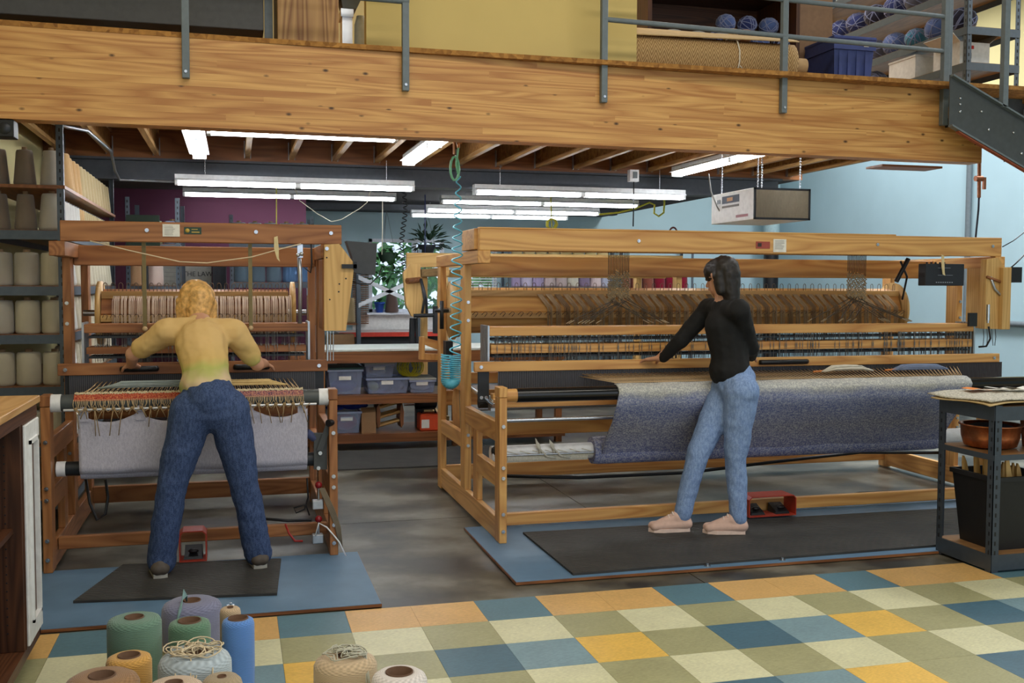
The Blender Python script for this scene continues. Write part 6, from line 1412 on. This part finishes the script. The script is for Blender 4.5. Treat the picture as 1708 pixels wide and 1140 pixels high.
# ---- person at the narrow loom: bent forward over the beater
fA = Vector((-.85, .74, .034)); fB = Vector((-.37, .79, .034))
t = thing('person', (-.62, .76, .034), 'person in yellow patterned top and blue jeans bending over the narrow loom', 'person')
hip = Vector((-.60, .70, .90)); hl, hr = hip+Vector((-.085, 0, -.03)), hip+Vector((.085, 0, -.03))
kA, kB = Vector((-.79, .70, .50)), Vector((-.44, .73, .50)); aA, aB = fA+Vector((.0, -.0, .085)), fB+Vector((0, 0, .085))
waist = Vector((-.62, .76, 1.05)); chest = Vector((-.645, .90, 1.20)); neck = Vector((-.66, 1.02, 1.33)); hd = Vector((-.675, 1.10, 1.405))
shl, shr = Vector((-.82, .97, 1.26)), Vector((-.48, .95, 1.26)); ell, elr = Vector((-1.0, 1.07, 1.14)), Vector((-.36, 1.03, 1.08)); wrl, wrr = Vector((-1.02, 1.205, 1.075)), Vector((-.32, 1.205, 1.07))
S = [('c', hip, waist, .12, .10), ('c', waist, chest, .10, .12), ('c', chest, neck, .11, .055), ('c', neck, hd, .05, .055), ('c', shl, ell, .05, .04), ('c', ell, wrl, .038, .027), ('c', shr, elr, .05, .04), ('c', elr, wrr, .038, .027), ('c', shl, shr, .055, .055),
     ('c', hl, kA, .085, .055), ('c', kA, aA, .052, .036), ('c', hr, kB, .085, .055), ('c', kB, aB, .052, .036), ('c', aA, fA+Vector((0, .12, .03)), .03, .03), ('c', aB, fB+Vector((0, .12, .03)), .03, .03)]
hand(S, wrl, (0.1, .9, -.25), .55, 1, (0, -.2, -1)); hand(S, wrr, (-.1, .9, -.25), .55, -1, (0, -.2, -1))
hf, hu = Vector((-.1, .72, -.6)), Vector((-.08, .6, .72)); s_ = head(S, hd, hf, hu)
bd = blob('body', S, .0065, SKIN, t, 4); eyes(t, hd, hf, hu, s_)
blob('jeans', [('c', hip+Vector((0, 0, .02)), waist+Vector((0, -.01, -.06)), .135, .122), ('c', hl, kA, .112, .078), ('c', kA, aA+Vector((0, 0, -.015)), .076, .074), ('c', hr, kB, .112, .078), ('c', kB, aB+Vector((0, 0, -.015)), .076, .074), ('c', hl, hr, .115, .115)], .010, DEN1, t, 5, .018, .09)
def shirt_mat():
    n = NT('patterned_top'); tc = n.n('ShaderNodeTexCoord'); sp = n.n('ShaderNodeSeparateXYZ'); n.l(tc.outputs['Object'], sp.inputs[0]); no = n.n('ShaderNodeTexNoise', i_Scale=7., i_Detail=2.); n.l(tc.outputs['Object'], no.inputs['Vector'])
    z = n.math('ADD', sp.outputs[2], n.math('MULTIPLY', n.math('SUBTRACT', no.outputs[0], .5), .12))
    z = n.math('MULTIPLY', n.math('SUBTRACT', z, .8), 1.8)
    n.l(n.ramp(z, [(.2, lin((176, 96, 100))), (.26, lin((150, 160, 84))), (.34, lin((214, 186, 150))), (.44, lin((176, 176, 96))), (.54, lin((206, 172, 106))), (.7, lin((212, 176, 116)))]), n.b.inputs['Base Color']); n.b.inputs['Roughness'].default_value = .9; return n.m
SM = shirt_mat()
blob('top', [('c', waist+Vector((0, -.01, -.06)), waist, .135, .118), ('c', waist, chest, .118, .135), ('c', chest, neck+Vector((0, -.04, -.05)), .13, .075), ('c', shl, shr, .075, .075), ('c', shl, shl.lerp(ell, .75), .072, .058), ('c', shr, shr.lerp(elr, .75), .072, .058)], .010, SM, t, 5, .02, .08)
HB_ = plain('blond_hair', (206, 160, 96), .5, var=.35, nscale=45, bump=.6)
s3 = s_
blob('hair', [('c', hd+hu*.035-hf*.03, hd+hu*.03+hf*.02, .092, .086), ('c', hd-hf*.06+s3*.02, hd-hf*.02-hu*.10-s3*.0, .075, .06)]+[('c', hd+s3*e*.07-hf*.01, hd+s3*e*.085-hu*.06+Vector((0, .02, -.16)), .04, .022) for e in (-1, 1)]+[('c', hd+s3*e*.045-hf*.05, hd+s3*e*.06+Vector((0, -.03, -.2)), .04, .03) for e in (-1, 1)], .008, HB_, t, 4, .014, .03)
shoe('shoe', fA+Vector((0, -.07, -.001)), fA+Vector((-.03, .18, -.001)), plain('shoe_brown', (84, 74, 66), .6), t, plain('sole_grey', (170, 166, 158), .6)); shoe('shoe', fB+Vector((.01, -.06, -.001)), fB+Vector((-.02, .19, -.001)), MATS['shoe_brown'], t, MATS['sole_grey'])
# ---- person at the wide loom: walking to the left along the loom
t = thing('person', (2.3, .86, .034), 'person in black top and light blue jeans walking along the wide loom', 'person')
g = .0335
hip = Vector((2.42, .88, .92)); hl, hr = hip+Vector((0, .085, -.03)), hip+Vector((.0, -.085, -.03))
hR = Vector((2.455, .80, g)); tR = Vector((2.225, .875, g)); hL = Vector((2.16, .95, g)); tL = Vector((1.92, .98, g))
aR, aL = Vector((2.42, .81, g+.09)), Vector((2.12, .955, g+.09)); kR, kL = Vector((2.405, .83, .50)), Vector((2.21, .94, .50))
waist = Vector((2.39, .89, 1.08)); chest = Vector((2.365, .90, 1.27)); neck = Vector((2.345, .90, 1.44)); hd = Vector((2.335, .915, 1.565))
shl, shr = Vector((2.33, 1.065, 1.37)), Vector((2.37, .745, 1.37)); ell, elr = Vector((2.17, 1.13, 1.17)), Vector((2.52, .88, 1.14)); wrl, wrr = Vector((2.09, 1.25, 1.06)), Vector((2.64, 1.10, 1.065))
S = [('c', hip, waist, .115, .095), ('c', waist, chest, .095, .115), ('c', chest, neck, .10, .052), ('c', neck, hd, .048, .055), ('c', shl, ell, .048, .038), ('c', ell, wrl, .036, .026), ('c', shr, elr, .048, .038), ('c', elr, wrr, .036, .026), ('c', shl, shr, .052, .052),
     ('c', hl, kL, .082, .054), ('c', kL, aL, .05, .034), ('c', hr, kR, .082, .054), ('c', kR, aR, .05, .034), ('c', aR, hR.lerp(tR, .6)+Vector((0, 0, .035)), .03, .03), ('c', aL, hL.lerp(tL, .6)+Vector((0, 0, .035)), .03, .03)]
hand(S, wrl, (-.45, .75, -.15), .5, -1, (0, -.1, -1)); hand(S, wrr, (.1, .95, -.12), .5, -1, (0, -.1, -1))
hf, hu = Vector((-.45, .88, -.18)), Vector((-.05, .16, 1)); s_ = head(S, hd, hf, hu)
blob('body', S, .0065, SKIN, t, 4); eyes(t, hd, hf, hu, s_)
blob('jeans', [('c', hip+Vector((0, 0, .02)), waist+Vector((0, 0, -.05)), .128, .115), ('c', hl, kL, .105, .072), ('c', kL, aL+Vector((0, 0, .0)), .068, .052), ('c', hr, kR, .105, .072), ('c', kR, aR+Vector((0, 0, .0)), .068, .052), ('c', hl, hr, .108, .108)], .010, DEN2, t, 5, .016, .08)
blob('top', [('c', waist+Vector((0, 0, -.07)), waist, .128, .112), ('c', waist, chest, .112, .13), ('c', chest, neck+Vector((0, 0, -.06)), .125, .07), ('c', shl, shr, .068, .068), ('c', shl, ell, .062, .050), ('c', ell, wrl+Vector((.02, -.02, .01)), .048, .038), ('c', shr, elr, .062, .050), ('c', elr, wrr+Vector((-.01, -.02, .01)), .048, .038)], .010, plain('top_black', (20, 20, 22), .85), t, 5, .016, .08)
blob('hair', [('c', hd+hu*.035-hf*.03, hd+hu*.035+hf*.02, .092, .084), ('c', hd-hf*.055, hd-hf*.06-hu*.14, .075, .05), ('c', hd+s_*.06-hf*.03, hd+s_*.06-hu*.09-hf*.03, .04, .03), ('c', hd-s_*.06-hf*.03, hd-s_*.06-hu*.09-hf*.03, .04, .03)], .008, plain('dark_hair', (30, 24, 22), .5, var=.3), t, 4, .01, .03)
SHP = plain('shoe_blush', (206, 172, 158), .7)
LC = plain('lace_white', (226, 210, 202), .8)
for hh_, tt_ in ((hR, tR), (hL, tL)):
    d_ = (tt_-hh_).normalized(); s2 = Vector((-d_.y, d_.x, 0)); m = M()
    for q in range(4):
        c_ = hh_+(tt_-hh_)*(.42+.1*q)+Vector((0, 0, .112-.017*q)); m.tube([c_-s2*.024-Vector((0, 0, .01)), c_+Vector((0, 0, .004)), c_+s2*.024-Vector((0, 0, .01))], .004, 5)
    m.build('laces', LC, t)
shoe('shoe', hR, tR, SHP, t, plain('sole_pale', (222, 196, 184), .6)); shoe('shoe', hL, tL, SHP, t, MATS['sole_pale'])
# drop the builder's bookkeeping property
for o in bpy.data.objects:
    if '_o' in o: del o['_o']
